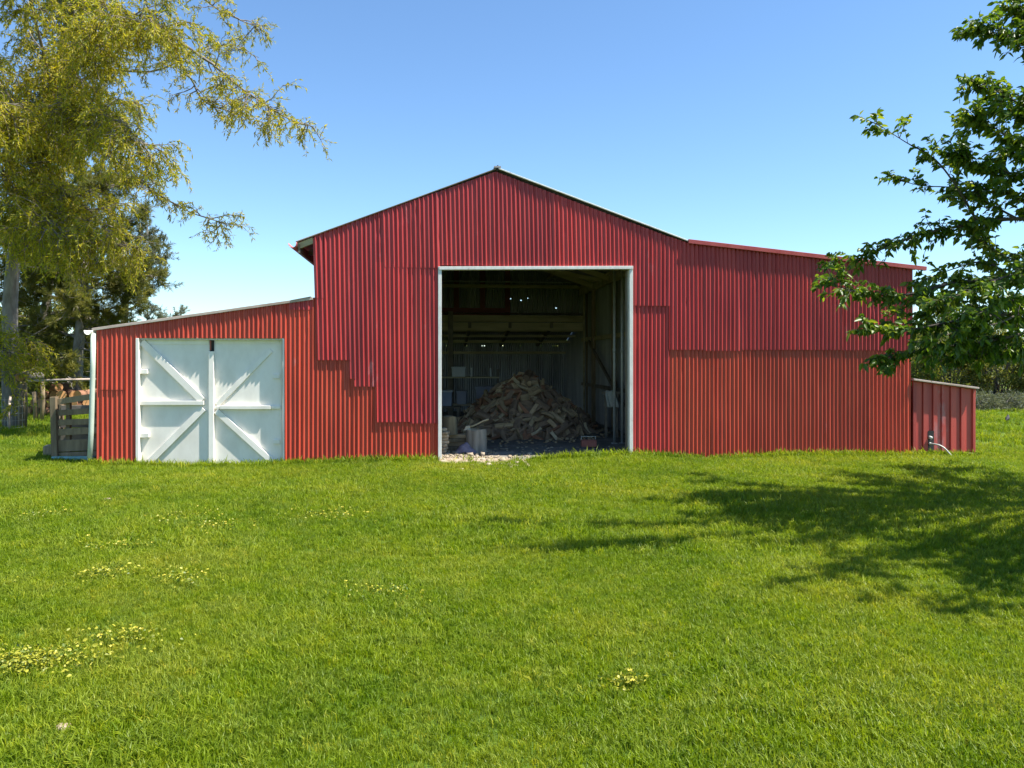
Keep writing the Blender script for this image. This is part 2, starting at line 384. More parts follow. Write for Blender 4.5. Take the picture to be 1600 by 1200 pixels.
# left wing gutter end and downpipe
ug = uL-.05
gl = [(ug+.055*math.cos(a), zL-.03+.06*math.sin(a)) for a in np.linspace(R(170), R(370), 8)]
gvv = np.array([[(g[0], vv, g[1]) for g in gl] for vv in (-.1, VL)]).reshape(-1, 3)
g_o = mesh_obj('gutter', gvv, np.array([[k, k+1, k+9, k+8] for k in range(7)]), M['white'], barn, True)
mo = g_o.modifiers.new('thick', 'SOLIDIFY'); mo.thickness = .006
MB().tube([(ug+.06, -.03, zL-.07), (ug+.055, -.035, 1.6), (ug+.03, -.035, .6), (ug+.0, -.035, -.02)], .04, 12).build('downpipe', M['pipe_green'], barn, True)

# ---- big doorway: painted trim
vt = -.05
MB().box((U(684.5), vt, -.05), (U(690), .08, ZZ(687, 417))).build('door_frame', M['white_trim'], barn, bevel=.004)
MB().box((U(982.5), vt, -.05), (U(988), .08, ZZ(985, 419))).build('door_frame', M['white_trim'], barn, bevel=.004)
MB().bar((U(686), .0, ZZ(686, 419.5)), (U(988), .0, ZZ(988, 418.5)), .13, .055).build('door_lintel', M['white_trim'], barn, bevel=.004)

# ---- white double doors in the left wing
vd = .105
def door(x0, x1, braces, rails, blocks, stiles, v, label):
    d = bpy.data.objects.new('door', None); COL.objects.link(d); d.parent = barn
    d['label'] = label
    MB().box((U(x0, v), v, .0), (U(x1, v), v+.035, ZZ((x0+x1)/2, 530.5, v))).build('panel', M['white'], d, bevel=.003)
    for (a, b, w, t) in braces:
        pa, pb = wp(*a, v-t/2), wp(*b, v-t/2); MB().bar(pa, pb, t, w, (0, 0, 1)).build('brace', M['white'], d, bevel=.004)
    for (a, b, w, t) in rails:
        pa, pb = wp(*a, v-t/2), wp(*b, v-t/2); MB().bar(pa, pb, t, w).build('rail', M['white'], d, bevel=.004)
    for (bx0, bx1, by, t) in blocks:
        pa, pb = wp(bx0, by, v-t/2), wp(bx1, by, v-t/2); MB().bar(pa, pb, t, .075).build('hinge_block', M['white'], d, bevel=.004)
    for (sx0, sx1, sy0, sy1, t) in stiles:
        MB().box((U(sx0, v), v-t, ZZ(sx0, sy1, v)), (U(sx1, v), v-.001, ZZ(sx0, sy0, v))).build('stile', M['white'], d, bevel=.004)
    return d
door(217, 327.5, [((222, 534), (316, 626), .115, .05), ((318, 638), (234, 722), .105, .045)],
     [((219.5, 629.5), (319, 629.5), .07, .065)], [(219, 231, 580.5, .075), (219, 233.5, 680, .075)],
     [(217.5, 327, 531, 538, .012)], vd, 'left leaf of the white double door')
door(330, 441, [((423, 547), (339, 633), .085, .03), ((338, 642), (426, 722), .095, .05)],
     [((331, 636.5), (439, 636.5), .05, .04), ((344, 636.5), (423, 636.5), .06, .075)], [(426.5, 437.5, 588, .04), (427, 437.5, 690, .04)],
     [(327.8, 335.5, 549, 724, .075), (437.6, 440.8, 532, 724, .02), (337, 437, 531, 537, .012)], vd+.02, 'right leaf of the white double door')
MB().box((U(212.5), -.02, -.04), (U(217.2), .17, ZZ(214, 528.5))).build('door_frame', M['white'], barn, bevel=.004)
MB().box((U(441.2), .0, -.04), (U(444.6), .17, ZZ(443, 528.5))).build('door_frame', M['white'], barn, bevel=.004)
MB().box((U(217.2), .03, ZZ(330, 531)), (U(441.2), .16, ZZ(330, 528.3))).build('door_lintel', M['white_trim'], barn)
MB().box((U(326), .11, ZZ(329, 553)), (U(331.5), .125, ZZ(329, 531.5))).build('dark_gap', M['black'], barn)  # black strip standing in for the shaded gap between the leaves
MB().bar(wp(328.9, 532, .10), wp(328.9, 547, .10), .02, .02, (1, 0, 0)).build('red_bit', M['brick_red'], barn)  # red bit showing in that gap
MB().box((U(212), .19, 0), (U(445), .21, ZZ(330, 528))).build('door_backing', M['dark_timber'], barn)

# ---- side, back and inner walls
uW = U(1075)-.03                          # inner wall line, right of the main bay
u0w, u1w = U(499)+.03, U(1423)
sheet('wall_sheet', .05, 3.2, 1.9, GZ0, U(152)+.02, LO, barn, along='v', seg=5)          # farther back an unseen opening is added to light the heap
sheet('wall_sheet', 11., VL, 1.9, GZ0, U(152)+.02, LO, barn, along='v', seg=5)
for v_ in (3.25, 5.8, 8.4, 10.95): MB().box((U(152), v_-.06, -.02), (U(152)+.12, v_+.06, 1.85)).build('post', M['timber'], barn)  # posts standing along the added opening
sheet('wall_sheet', .05, VL, ZZ(1423, 423), GZ0, u1w-.01, LO, barn, along='v', seg=5)
for k in range(8):                        # right inner wall
    a, b = .1+k*1.56, .1+(k+1)*1.56+.02
    hz = [(1.15+rng.uniform(-.3, .3), list(rng.uniform(a, b, 1)))] if k in (1, 3) else None
    sheet('inner_wall_sheet', a, b, 3.85, GZ0, uW+.06+(.004 if k % 2 else 0), M['galv'], barn, along='v', seg=6, holes=hz)
sheet('inner_wall_sheet', .1, 2.2, 3.3, GZ0, u0w-.02, M['galv'], barn, along='v', seg=4)   # beyond it the wall is left out, unseen, to let in side light
ZBEAM = ZZ(800, 505, VB)
e = np.linspace(u0w, uW+.05, 12)
def holes_for(a, b, rows):
    return [(z, [h for h in hs if a < h < b-.1]) for z, hs in rows]
hrow = [(ZZ(800, 469, VB), [U(797, VB), U(813, VB), U(823, VB)]), (ZZ(860, 482, VB), [U(868, VB)]),
        (ZZ(860, 435, VB), [U(p, VB) for p in (877, 892, 901, 855)]), (ZZ(860, 424, VB), [U(p, VB) for p in (838, 862, 867, 888)])]
for k in range(11):                       # gable end at the back, over the tie beam
    sheet('inner_wall_sheet', e[k], e[k+1]+.03, lambda u: np.interp(u, [uE, uA, uK], [zE, zA, zK])+.035, ZBEAM-.1, VB+(.004 if k % 2 else 0), M['galv'], barn, seg=6,
          holes=holes_for(e[k], e[k+1], hrow))
for px in (713, 754, 793):
    MB().box((U(px-4, VB), VB-.05, ZBEAM+.2), (U(px+4, VB), VB-.02, 4.6)).build('stud', M['red_in'], barn)
MB().box((U(688, VB)-.6, VB-.045, ZZ(700, 492, VB)), (U(795, VB), VB-.02, ZZ(700, 481, VB))).build('red_board', M['red_in'], barn)
dots = sorted([U(p, VL) for p in (696, 702, 707, 724, 728, 752, 756, 840, 845, 863, 867, 870, 785, 812)])
for k in range(11):                       # back wall of the rear lean-to
    sheet('inner_wall_sheet', e[k]*1.02, e[k+1]*1.02+.03, 2.42, GZ0, VL+(.004 if k % 2 else 0), M['galv'], barn, seg=6,
          holes=[(ZZ(800, 541, VL), [d for d in dots if e[k]*1.02 < d < e[k+1]*1.02])])
# wing back walls, closing the building
sheet('wall_sheet', U(152)+.03, u0w, 2.9, GZ0, VL-.02, LO, barn, seg=4)
sheet('wall_sheet', uW+.1, u1w, 3.7, GZ0, VL-.02, LO, barn, seg=4)
# ---- frame
def post(px, w, v, top, mat='timber'):
    u = U(px, v); MB().box((u-w/2, v-w/2, -.02), (u+w/2, v+w/2, top)).build('post', M[mat], barn, bevel=.008)
MB().box((u0w, VB-.16, ZZ(800, 517, VB)), (uW, VB-.06, ZZ(800, 504.5, VB))).build('tie_beam', M['timber_h'], barn, bevel=.01)
MB().box((u0w, VB-.18, ZZ(800, 503.5, VB)), (uW, VB-.07, ZZ(800, 493, VB))).build('tie_beam', M['timber_h'], barn, bevel=.01)
MB().box((u0w, VB-.13, ZZ(800, 450.5, VB)), (uW, VB-.06, ZZ(800, 445.5, VB))).build('girt', M['timber_h'], barn)
MB().tube([(u0w, VB-.3, ZZ(800, 441.5, VB)), (uW, VB-.3, ZZ(800, 442.5, VB))], .025, 6).build('pipe_rail', M['steel'], barn)
for py, vv in ((516.5, VB+.5), (525, VB+1.2), (534, VB+2.2), (551, VL-.06)):
    MB().box((u0w, vv-.05, ZZ(800, py, vv)-.04), (uW, vv, ZZ(800, py, vv)+.04)).build('purlin', M['timber_h'], barn)
for px in (722, 785, 850):                # rear rafters running back under the lean-to roof
    a = wp(px+12, 508, VB-.2); b = wp(px-28, 545, VL-.1); MB().bar(a, (a[0], VL-.1, 2.3), .09, .16).build('rafter', M['dark_timber'], barn)
post(921, .19, VB-.35, 3.75); post(912.5, .05, VB-.7, 3.8, 'timber_h'); post(927, .06, VB-.8, 3.8, 'timber_h')
post(898, .12, VL-.1, 2.4, 'brick_red'); post(704, .15, VB-.2, 3.2, 'dark_timber')
MB().box((uW-.12, .1, ZZ(918, 456, VB)-.12), (uW-.02, VB, ZZ(918, 456, VB)+.14)).build('wall_plate', M['timber_h'], barn, bevel=.01)
zg = ZZ(927, 531, VB)
MB().box((uW-.07, .1, zg-.06), (uW-.0, VB-.1, zg+.05)).build('girt', M['timber_h'], barn)
MB().box((uW-.07, .1, 1.0), (uW-.0, VB-.1, 1.09)).build('girt', M['dark_timber'], barn)
for v_ in (2.6, 5.2, 7.6): MB().box((uW-.13, v_-.06, -.02), (uW-.03, v_+.06, 3.7)).build('post', M['timber'], barn, bevel=.008)
MB().bar((uW-.09, 4.2, .7), (uW-.09, 8.2, 2.3), .05, .09).build('wall_brace', M['dark_timber'], barn)
def rafter_pair(v):
    MB().bar((uE+.4, v, zE-.02), (uA, v, zA-.12), .05, .14).build('rafter', M['dark_timber'], barn)
    MB().bar((uA, v, zA-.12), (uK, v, zK-.12), .05, .14).build('rafter', M['timber_h'], barn)
for v_ in (1.6, 3.6, 5.6, 7.6): rafter_pair(v_)
for t in (.12, .4, .68, .94):
    MB().bar((uA+(uK-uA)*t, .1, zA-.05+(zK-zA)*t), (uA+(uK-uA)*t, VB, zA-.05+(zK-zA)*t), .07, .05).build('purlin', M['timber_h'], barn)
    MB().bar((uA+(uE-uA)*t*.9, .1, zA-.05+(zE-zA)*t*.9), (uA+(uE-uA)*t*.9, VB, zA-.05+(zE-zA)*t*.9), .07, .05).build('purlin', M['dark_timber'], barn)
MB().bar(wp(868, 425, 6.), wp(940, 438, 6.), .05, .09).build('collar_tie', M['timber_h'], barn)
MB().bar(wp(880, 424, 7.5), wp(930, 440, 7.5), .05, .09).build('collar_tie', M['timber_h'], barn)
for px in (684, 986):                     # studs behind the doorway jambs
    u = U(px); MB().box((u-.06, .082, -.02), (u+.06, .18, 3.7)).build('post', M['dark_timber'], barn)

# ---- earth floor
fx = np.linspace(u0w, uW+.06, 60); fv = np.linspace(-.22, VL, 110); FX, FV = np.meshgrid(fx, fv)
FZ = .02+.012*np.sin(FX*3.1+FV*2)+.012*np.sin(FX*7.3-FV*5.1)+rng.normal(0, .004, FX.shape); FZ[0] = -.06; FZ[1] = 0
i = (np.arange(109)[:, None]*60+np.arange(59)[None, :]).ravel()
floor = mesh_obj('barn_floor', np.stack([FX*ct-FV*st, ZC+FX*st+FV*ct, FZ], -1).reshape(-1, 3), np.stack([i, i+1, i+61, i+60], -1), M['dirt'], None, True)
tag(floor, 'dark trodden earth floor inside the barn', kind='structure')

# ------------------------------------------------------------------ small lean-to shed at the right end
shed = empty('pump_shed', (0, ZC, 0), TH); tag(shed, 'low red ribbed metal pump shed against the right end of barn', 'shed')
SV = .06
su0, su1 = U(1425), U(1521)
edges = [1425, 1431, 1441, 1450, 1456.5, 1463.5, 1470, 1476.5, 1484, 1493, 1500, 1507, 1521]
ztop = lambda px: ZZ(px, 594+(px-1427)*(607-594)/(1521-1427), SV)
for k, (a, b) in enumerate(zip(edges[:-1], edges[1:])):
    p = .028 if k % 2 == 0 else 0.
    bot = .02+.03*(k == len(edges)-2)
    m = MB(); v_ = SV-p
    m.box((U(a, SV)+(.004 if p else 0), v_, bot), (U(b, SV)-(.004 if p else 0), SV+.012, ztop((a+b)/2)-.01)); o = m.build('wall_sheet', M['red_shed'], shed, bevel=.006)
MB().bar((su0, SV-.06, ztop(1425)+.01), (U(1523, SV), SV-.06, ztop(1523)+.01), .13, .03).build('roof_edge', M['pale_timber'], shed, bevel=.004)
MB().bar((su0, .7, ztop(1425)+.028), (U(1524, SV), .7, ztop(1524)+.028), 1.5, .012).build('roof_sheet', M['roof'], shed)
MB().box((U(1518.5, SV), SV-.035, .0), (U(1522.5, SV), SV+.02, ztop(1520)-.01)).build('corner_trim', M['red_shed'], shed, bevel=.004)
MB().box((U(1520.5, SV), SV+.02, .0), (U(1521.5, SV), 1.4, ztop(1521)-.02)).build('side_wall', M['red_shed'], shed)
MB().box((su0+.03, 1.38, .0), (U(1521, SV), 1.4, ztop(1425)-.16)).build('back_wall', M['red_shed'], shed)
MB().box((U(1506, SV), SV-.05, -.03), (U(1522, SV), SV+.02, .028)).build('sill_block', M['stone'], shed, bevel=.006)
MB().box((U(1448.5, SV), SV-.034, ZZ(1453, 704, SV)), (U(1457.5, SV), SV-.029, ZZ(1453, 673, SV))).build('pipe_hatch', M['black'], shed)
MB().tube([wp(1452, 683, SV-.06), wp(1456, 684.5, SV-.06)], .03, 8).build('valve', M['steel'], shed, True)
hose = empty('water_hose', (*toworld(U(1453), -.05), .0)); tag(hose, 'thin grey hose curving from shed hatch down to the grass', 'hose')
def wl_(p): w = toworld(p[0], p[1]); return np.array([w[0], w[1], p[2]])
hp = [wl_(wp(1452.5, 693, .02)), wl_(wp(1457, 693.5, -.06)), wl_(wp(1467, 695, -.14)), wl_(wp(1476, 700, -.2)), wl_(wp(1482, 707, -.24)), wl_(wp(1487, 712.5, -.27))]
tt = np.linspace(0, 5, 26); hp = np.stack([np.interp(tt, range(6), [p[k] for p in hp]) for k in range(3)], -1)
for _ in range(3): hp[1:-1] = (hp[:-2]+hp[1:-1]+hp[2:])/3
def rel(o, pts): return [tuple(np.array(p)-np.array(o.location)) for p in pts]
MB().tube(rel(hose, hp), .014, 8).build('tube', M['steel'], hose, True)
MB().tube(rel(hose, hp[:3]), .022, 8).build('connector', M['plastic_pale'], hose, True)

# ------------------------------------------------------------------ things inside and around the doorway
def thing(name, loc, label, cat, group=None, rz=0): return tag(empty(name, loc, rz), label, cat, group)
def stump(px, py, w, h, base, label, mat, lean=0.):
    Z = F*(H-base)/(py-HOR); X = (px-800)*Z/F
    t = thing('stump', (X, Z, base), label, 'stump')
    n = 20; a = np.arange(n)*2*np.pi/n; v = []; f = []
    prof = [(1.12, 0), (1.03, .15), (.97, .5), (.96, .9), (.93, 1.)]
    wv = 1+.07*np.sin(a*3+px)+.05*np.sin(a*7+2*px)+rng.normal(0, .025, n)
    for r, z in prof: v += [(w/2*r*wv[k]*math.cos(a[k])+lean*z*h, w/2*r*wv[k]*math.sin(a[k]), z*h+(.012*math.sin(a[k]*2+px) if z == 1 else 0)) for k in range(n)]
    for j in range(len(prof)-1): f += [(j*n+k, j*n+(k+1) % n, (j+1)*n+(k+1) % n, (j+1)*n+k) for k in range(n)]
    mesh_obj('bark', v, f, mat, t, True)
    top = v[-n:]; mesh_obj('cut_face', [(0, 0, h-.005)]+[(p[0]*.985+lean*h*.015, p[1]*.985, p[2]+.001) for p in top], [(0, 1+k, 1+(k+1) % n) for k in range(n)], M['wood3'], t)
    return t
M['stump_grey'] = simple('grey_stump', [(.3, (.13, .115, .095)), (.7, (.32, .29, .25))], 10, .9, (1, 1, .12), .8, 0, 0, 6, .03)
M['stump_tan'] = simple('tan_stump', [(.3, (.16, .12, .07)), (.7, (.34, .27, .16))], 10, .9, (1, 1, .15), .6, 0, 0, 6, .03)
s1 = stump(744, 709, .40, .46, .01, 'weathered grey chopping block stump just inside the doorway', M['stump_grey'])
# timber off-cuts stacked by the left jamb, a stump standing on them
oz = .03
for k, (dx, L, w, h, a) in enumerate([(0, .62, .2, .09, .1), (.05, .55, .16, .08, -.1), (-.05, .5, .2, .07, .25), (.02, .42, .18, .07, -.05)]):
    p = at(712, 690, 14.75)
    t = tag(MB().box((-L/2, -w/2, 0), (L/2, w/2, h)).build('timber_offcut', M['wood1' if k % 2 else 'timber'], None, bevel=.006),
            ['long grey board at the bottom of the offcut stack by the doorway', 'brown board lying second from bottom of the offcut stack', 'wide grey board lying third from bottom of the offcut stack', 'short brown board topmost of the offcut stack under a stump'][k], 'timber', 'offcuts stacked by the doorway')
    t.location = (p[0]+dx, 14.75+(k % 2)*.04, oz); t.rotation_euler = (0, 0, a); oz += h+.002
s2 = stump(701.5, 680, .31, .34, oz, 'tan stump standing on top of stacked offcut boards', M['stump_tan'])
s2.location = (at(702, 680, 14.72)[0], 14.72, oz)
for k in range(9):                        # flat stones piled against the left jamb
    a = at(693.5, 700, 14.05)
    w, d, h = rng.uniform(.12, .17), rng.uniform(.14, .2), .055
    o = tag(MB().box((-w/2, -d/2, 0), (w/2, d/2, h)).build('flat_stone', M['stone'], None, bevel=.015), 'flat pale stone in the small pile against the left door jamb', 'stone', 'flat stones piled at the door jamb')
    o.location = (a[0]+rng.uniform(-.02, .02), a[1]+rng.uniform(-.02, .02), .02+k*(h+.002)); o.rotation_euler = (0, 0, rng.uniform(-.4, .4))
# mauve cloth slumped beside the chopping block
n = 18; cu, cv = np.meshgrid(np.linspace(-1, 1, n), np.linspace(-1, 1, n)); r2 = np.hypot(cu, cv)
cz = .20*np.exp(-(r2*1.25)**2)+.018*np.sin(cu*9+cv*4)*np.exp(-r2)+.02
i = (np.arange(n-1)[:, None]*n+np.arange(n-1)[None, :]).ravel()
cl = mesh_obj('old_cloth', np.stack([cu*.2, cv*.2, cz], -1).reshape(-1, 3), np.stack([i, i+1, i+n+1, i+n], -1), M['cloth'], None, True)
cl.location = (at(727, 708, 14.2)[0], 14.25, .02); tag(cl, 'crumpled mauve grey cloth lying beside the grey stump', 'cloth')
# axe resting on the chopping block
ax_p = np.array(s1.location)+np.array([-.13, -.05, .475]); axe = thing('axe', ax_p, 'axe with pale wooden handle stuck in the grey chopping block', 'axe')
MB().tube([(-.02, 0, .02), (.12, .03, .07), (.26, .06, .14), (.36, .08, .17)], [.016, .014, .014, .019], 8).build('handle', M['wood3'], axe, True)
mesh_obj('head', [(-.06, -.02, .05), (.01, -.02, .06), (.01, .02, .06), (-.06, .02, .05), (-.1, -.003, -.03), (.03, -.003, -.03), (.03, .003, -.03), (-.1, .003, -.03)],
         [(3, 2, 1, 0), (4, 5, 6, 7), (0, 1, 5, 4), (1, 2, 6, 5), (2, 3, 7, 6), (3, 0, 4, 7)], M['steel'], axe)
# open red box
p = gnd(920, 700); rb = thing('red_box', (p[0], p[1], .03), 'small open brick red box with grey rim on barn floor', 'box')
for lo, hi in (((-.15, -.09, 0), (.15, -.075, .13)), ((-.15, .075, 0), (.15, .09, .13)), ((-.15, -.074, 0), (-.135, .074, .13)), ((.135, -.074, 0), (.15, .074, .13)), ((-.134, -.074, 0), (.134, .074, .012))):
    MB().box(lo, hi).build('side_panel' if hi[2] > .1 else 'bottom_panel', M['brick_red'], rb, bevel=.003)
for x_ in (-.143, .143): MB().bar((x_, .09, .131), (x_, .09, .19), .012, .012, (1, 0, 0)).build('handle_upright', M['steel'], rb)
MB().bar((-.148, .09, .195), (.148, .09, .195), .014, .012).build('handle_bar', M['steel'], rb)
# steel poles standing in the doorway
for px, top, lab in ((960, 424, 'slim steel pole standing inside doorway, farther from the white jamb'), (972, 424, 'slim steel pole standing inside doorway, closer to the white jamb')):
    p = gnd(px, 694); t = thing('steel_pole', (p[0], p[1], .02), lab, 'pole', 'steel poles inside the doorway')
    MB().tube([(0, 0, 0), (0, 0, H-(top-HOR)*p[1]/F)], .03, 10).build('tube', M['steel'], t, True)
    MB().tube([(0, 0, 1.9), (0, 0, 2.0)], .038, 10).build('collar', M['steel'], t, True)
    MB().box((-.06, -.06, -.005), (.06, .06, .01)).build('foot_plate', M['steel'], t)
# pale sack slung over a timber rest
p = at(955, 690, 17.2); sk = thing('timber_rest', (p[0], 17.2, .02), 'dark timber rest by the inner wall with a sack over it', 'stand')
for dx in (-.12, .12): MB().box((dx-.03, -.03, 0), (dx+.03, .03, .98)).build('leg', M['dark_timber'], sk)
MB().box((-.2, -.04, .982), (.2, .04, 1.04)).build('top_bar', M['dark_timber'], sk)
n = 16; sv = []
for k, t in enumerate(np.linspace(-1, 1, 25)):
    y_ = .07*np.sign(t)*min(1, abs(t)*6); z_ = 1.06-.42*max(0, abs(t)-.12)
    for j in range(n):
        s_ = j/(n-1)-.5; sv.append((s_*.21*(1+.25*abs(t))+.02*math.sin(t*5), y_+.025*math.sin(s_*14+t*3)*abs(t)-.02*abs(t)*np.sign(-t), z_+.012*math.sin(s_*9)))
so = mesh_obj('sack', sv, [(a*n+b, a*n+b+1, (a+1)*n+b+1, (a+1)*n+b) for a in range(24) for b in range(n-1)], M['sack'], None, True)
so.location = (p[0], 17.2, .03); tag(so, 'pale empty sack draped over the dark timber rest', 'sack')
mo = so.modifiers.new('thick', 'SOLIDIFY'); mo.thickness = .012
# rack with boxes at the back left
rk = thing('shelf_rack', (*at(734, 700, 20.3)[:2], .02), 'dark two tier shelf rack behind the firewood heap', 'shelf')
for x_ in (-.75, .75):
    for y_ in (-.25, .25): MB().box((x_-.03, y_-.03, 0), (x_+.03, y_+.03, 1.5)).build('post', M['dark_timber'], rk)
for z_ in (.55, 1.27): MB().box((-.78, -.29, z_), (.78, .29, z_+.035)).build('shelf_board', M['timber_h'], rk)
for x_ in (.06, .56): MB().box((x_-.02, -.285, 1.306), (x_+.02, -.25, 1.54)).build('upright', M['plastic_pale'], rk)
RX, RY = rk.location.x, rk.location.y
def crate(name, x, y, z, w, d, h, mat, label, taper=.9, lid=None):
    t = thing(name, (x, y, z), label, 'box')
    b = MB(); wb, db = w*taper, d*taper
    b.add([(-wb/2, -db/2, 0), (wb/2, -db/2, 0), (wb/2, db/2, 0), (-wb/2, db/2, 0), (-w/2, -d/2, h), (w/2, -d/2, h), (w/2, d/2, h), (-w/2, d/2, h)],
          [(0, 3, 2, 1), (4, 5, 6, 7), (0, 1, 5, 4), (1, 2, 6, 5), (2, 3, 7, 6), (3, 0, 4, 7)])
    b.build('body', mat, t, bevel=.015)
    MB().box((-w/2-.015, -d/2-.015, h-.03), (w/2+.015, d/2+.015, h+.012)).build('rim', lid or mat, t, bevel=.008)
crate('storage_box', RX-.28, RY-.05, 1.327, .36, .34, .25, M['plastic_pale'], 'pale plastic box on the upper shelf of the rack', .97)
crate('storage_bin', RX+.42, RY-.08, .607, .52, .36, .46, M['plastic_grey'], 'tall grey tapered bin on the lower shelf of the rack', .82)
crate('storage_box', RX-.2, RY-.06, .607, .26, .32, .34, M['plastic_grey'], 'narrow dark grey box beside the tall bin on rack', .95)
crate('storage_box', at(697, 620, 19.2)[0], 19.2, .62, .32, .34, .38, M['plastic_blue'], 'blue grey crate with light rim on a low trestle', .95, M['plastic_pale'])
tr = thing('trestle', (at(695, 620, 19.2)[0], 19.2, .02), 'low dark trestle table carrying the blue grey crate', 'table')
MB().box((-.4, -.25, .55), (.4, .25, .595)).build('table_top', M['dark_timber'], tr)
for x_ in (-.35, .35):
    for y_ in (-.2, .2): MB().box((x_-.03, y_-.03, 0), (x_+.03, y_+.03, .549)).build('leg', M['dark_timber'], tr)

# ---- firewood heap
def split_mesh(kind, L, r):
    n = 7 if kind else 4
    if kind == 1: ring = [(r*math.cos(a)*rng.uniform(.9, 1.1), r*math.sin(a)*rng.uniform(.9, 1.1)) for a in np.linspace(0, 2*np.pi, 9)[:-1]]
    else:
        w = rng.uniform(.8, 1.5)             # a wedge: bark arc on the outside, two split faces
        ring = [(0, -.55*r)]+[(r*1.1*math.sin(a), -.55*r+r*1.45*math.cos(a)) for a in np.linspace(-w/2, w/2, 4)]
    nn = len(ring); v = []; st_ = 4
    bend = rng.uniform(-.03, .03)
    for k in range(st_):
        t = k/(st_-1); s = 1+rng.uniform(-.08, .08)
        v += [(L*(t-.5), x*s+bend*math.sin(t*math.pi), z*s+rng.uniform(-.004, .004)) for x, z in ring]
    f = [(k*nn+j, k*nn+(j+1) % nn, (k+1)*nn+(j+1) % nn, (k+1)*nn+j) for k in range(st_-1) for j in range(nn)]
    f += [tuple(range(nn-1, -1, -1)), tuple(range((st_-1)*nn, st_*nn))]
    return v, f
protos = []
for k in range(18):
    kind = 1 if k % 5 == 0 else 0
    v, f = split_mesh(kind, rng.uniform(.26, .42), rng.uniform(.055, .095))
    o = mesh_obj('firewood_log', v, f, M[('wood1', 'wood2', 'wood3', 'wood1', 'wood2', 'wood_red')[k % 6]], None, False, link=False)
    b_ = o.data; protos.append(b_)
HC = np.array([at(815, 690, 18.5)[0], 18.5])
def heap(x, y):
    dx, dy = (x-HC[0]), (y-HC[1])
    ang = np.arctan2(dy, dx); rr = np.hypot(dx/1.68, dy/1.75)/(1+.08*np.sin(ang*3+1)+.05*np.sin(ang*5))
    return 1.36*np.clip(1-rr**1.45, 0, 1)*(1+.05*np.sin(dx*5)*np.cos(dy*4))
ext = heap
made = 0; core_v, core_f, cb = [], [], 0
cand = []
while len(cand) < 720:
    x, y = HC[0]+rng.uniform(-1.7, 1.7), HC[1]+rng.uniform(-1.8, 1.0)
    h = heap(x, y)
    if h <= .02 and rng.uniform() > .05: continue
    if np.hypot((x-HC[0])/1.75, (y-HC[1])/1.9) > 1: continue
    cand.append((x, y, h))
pts_ = []
for x, y, h in cand:                      # thin to an even cover, nearest first
    if all((x-a)**2+(y-b)**2+(h-c_)**2 > .108**2 for a, b, c_ in pts_): pts_.append((x, y, h))
for k, (x, y, h) in enumerate(pts_):
    e_ = .05; gx = (heap(x+e_, y)-heap(x-e_, y))/(2*e_); gy = (heap(x, y+e_)-heap(x, y-e_))/(2*e_)
    nrm = Vector((-gx, -gy, 1)).normalized(); nrm = (nrm+Vector(rng.normal(0, .22, 3))).normalized()
    q = nrm.to_track_quat('Z', 'Y').to_matrix() @ Matrix.Rotation(rng.uniform(0, 6.28), 3, 'Z') @ Matrix.Rotation(rng.uniform(0, 6.28), 3, 'X')
    loc = Vector((x, y, max(h, .05)))+nrm*rng.uniform(-.01, .05)+Vector((0, 0, .03))
    if made < 300:
        pi = int(rng.integers(18)); o = bpy.data.objects.new('firewood_log', protos[pi]); COL.objects.link(o)
        look = ('round ' if pi % 5 == 0 else 'split wedge of ')+('tan', 'dark brown', 'pale', 'tan', 'dark brown', 'reddish')[pi % 6]
        o.matrix_world = Matrix.Translation(loc) @ q.to_4x4(); made += 1
        tag(o, look+' firewood in the big heap inside the barn', 'firewood', look+' logs in the firewood heap')
for k in range(420):                      # what is packed beneath
    x, y = HC[0]+rng.uniform(-1.6, 1.6), HC[1]+rng.uniform(-1.7, 1.4); h = heap(x, y)
    if h < .12: continue
    me = protos[int(rng.integers(18))]; q = Matrix.Rotation(rng.uniform(0, 6.28), 3, 'Z') @ Matrix.Rotation(rng.uniform(-.5, .5), 3, 'Y')
    z = h-rng.uniform(.05, .12) if k % 2 else rng.uniform(.06, h)
    vs = [q @ v.co + Vector((x, y, max(.05, z))) for v in me.vertices]
    core_f += [tuple(i+cb for i in p.vertices) for p in me.polygons]; core_v += vs; cb += len(vs)
cx_, cy_ = np.meshgrid(np.linspace(-1.6, 1.6, 30), np.linspace(-1.75, 1.75, 30))
hz_ = heap(cx_+HC[0], cy_+HC[1])-.13
core_v += [Vector((a+HC[0], b+HC[1], max(c_, -.05))) for a, b, c_ in zip(cx_.ravel(), cy_.ravel(), hz_.ravel())]
core_f += [(cb+j*30+k, cb+j*30+k+1, cb+(j+1)*30+k+1, cb+(j+1)*30+k) for j in range(29) for k in range(29)]
co = mesh_obj('firewood_heap', [tuple(v) for v in core_v], core_f, M['wood2']); tag(co, 'packed firewood filling the core of the heap', 'firewood', kind='stuff')
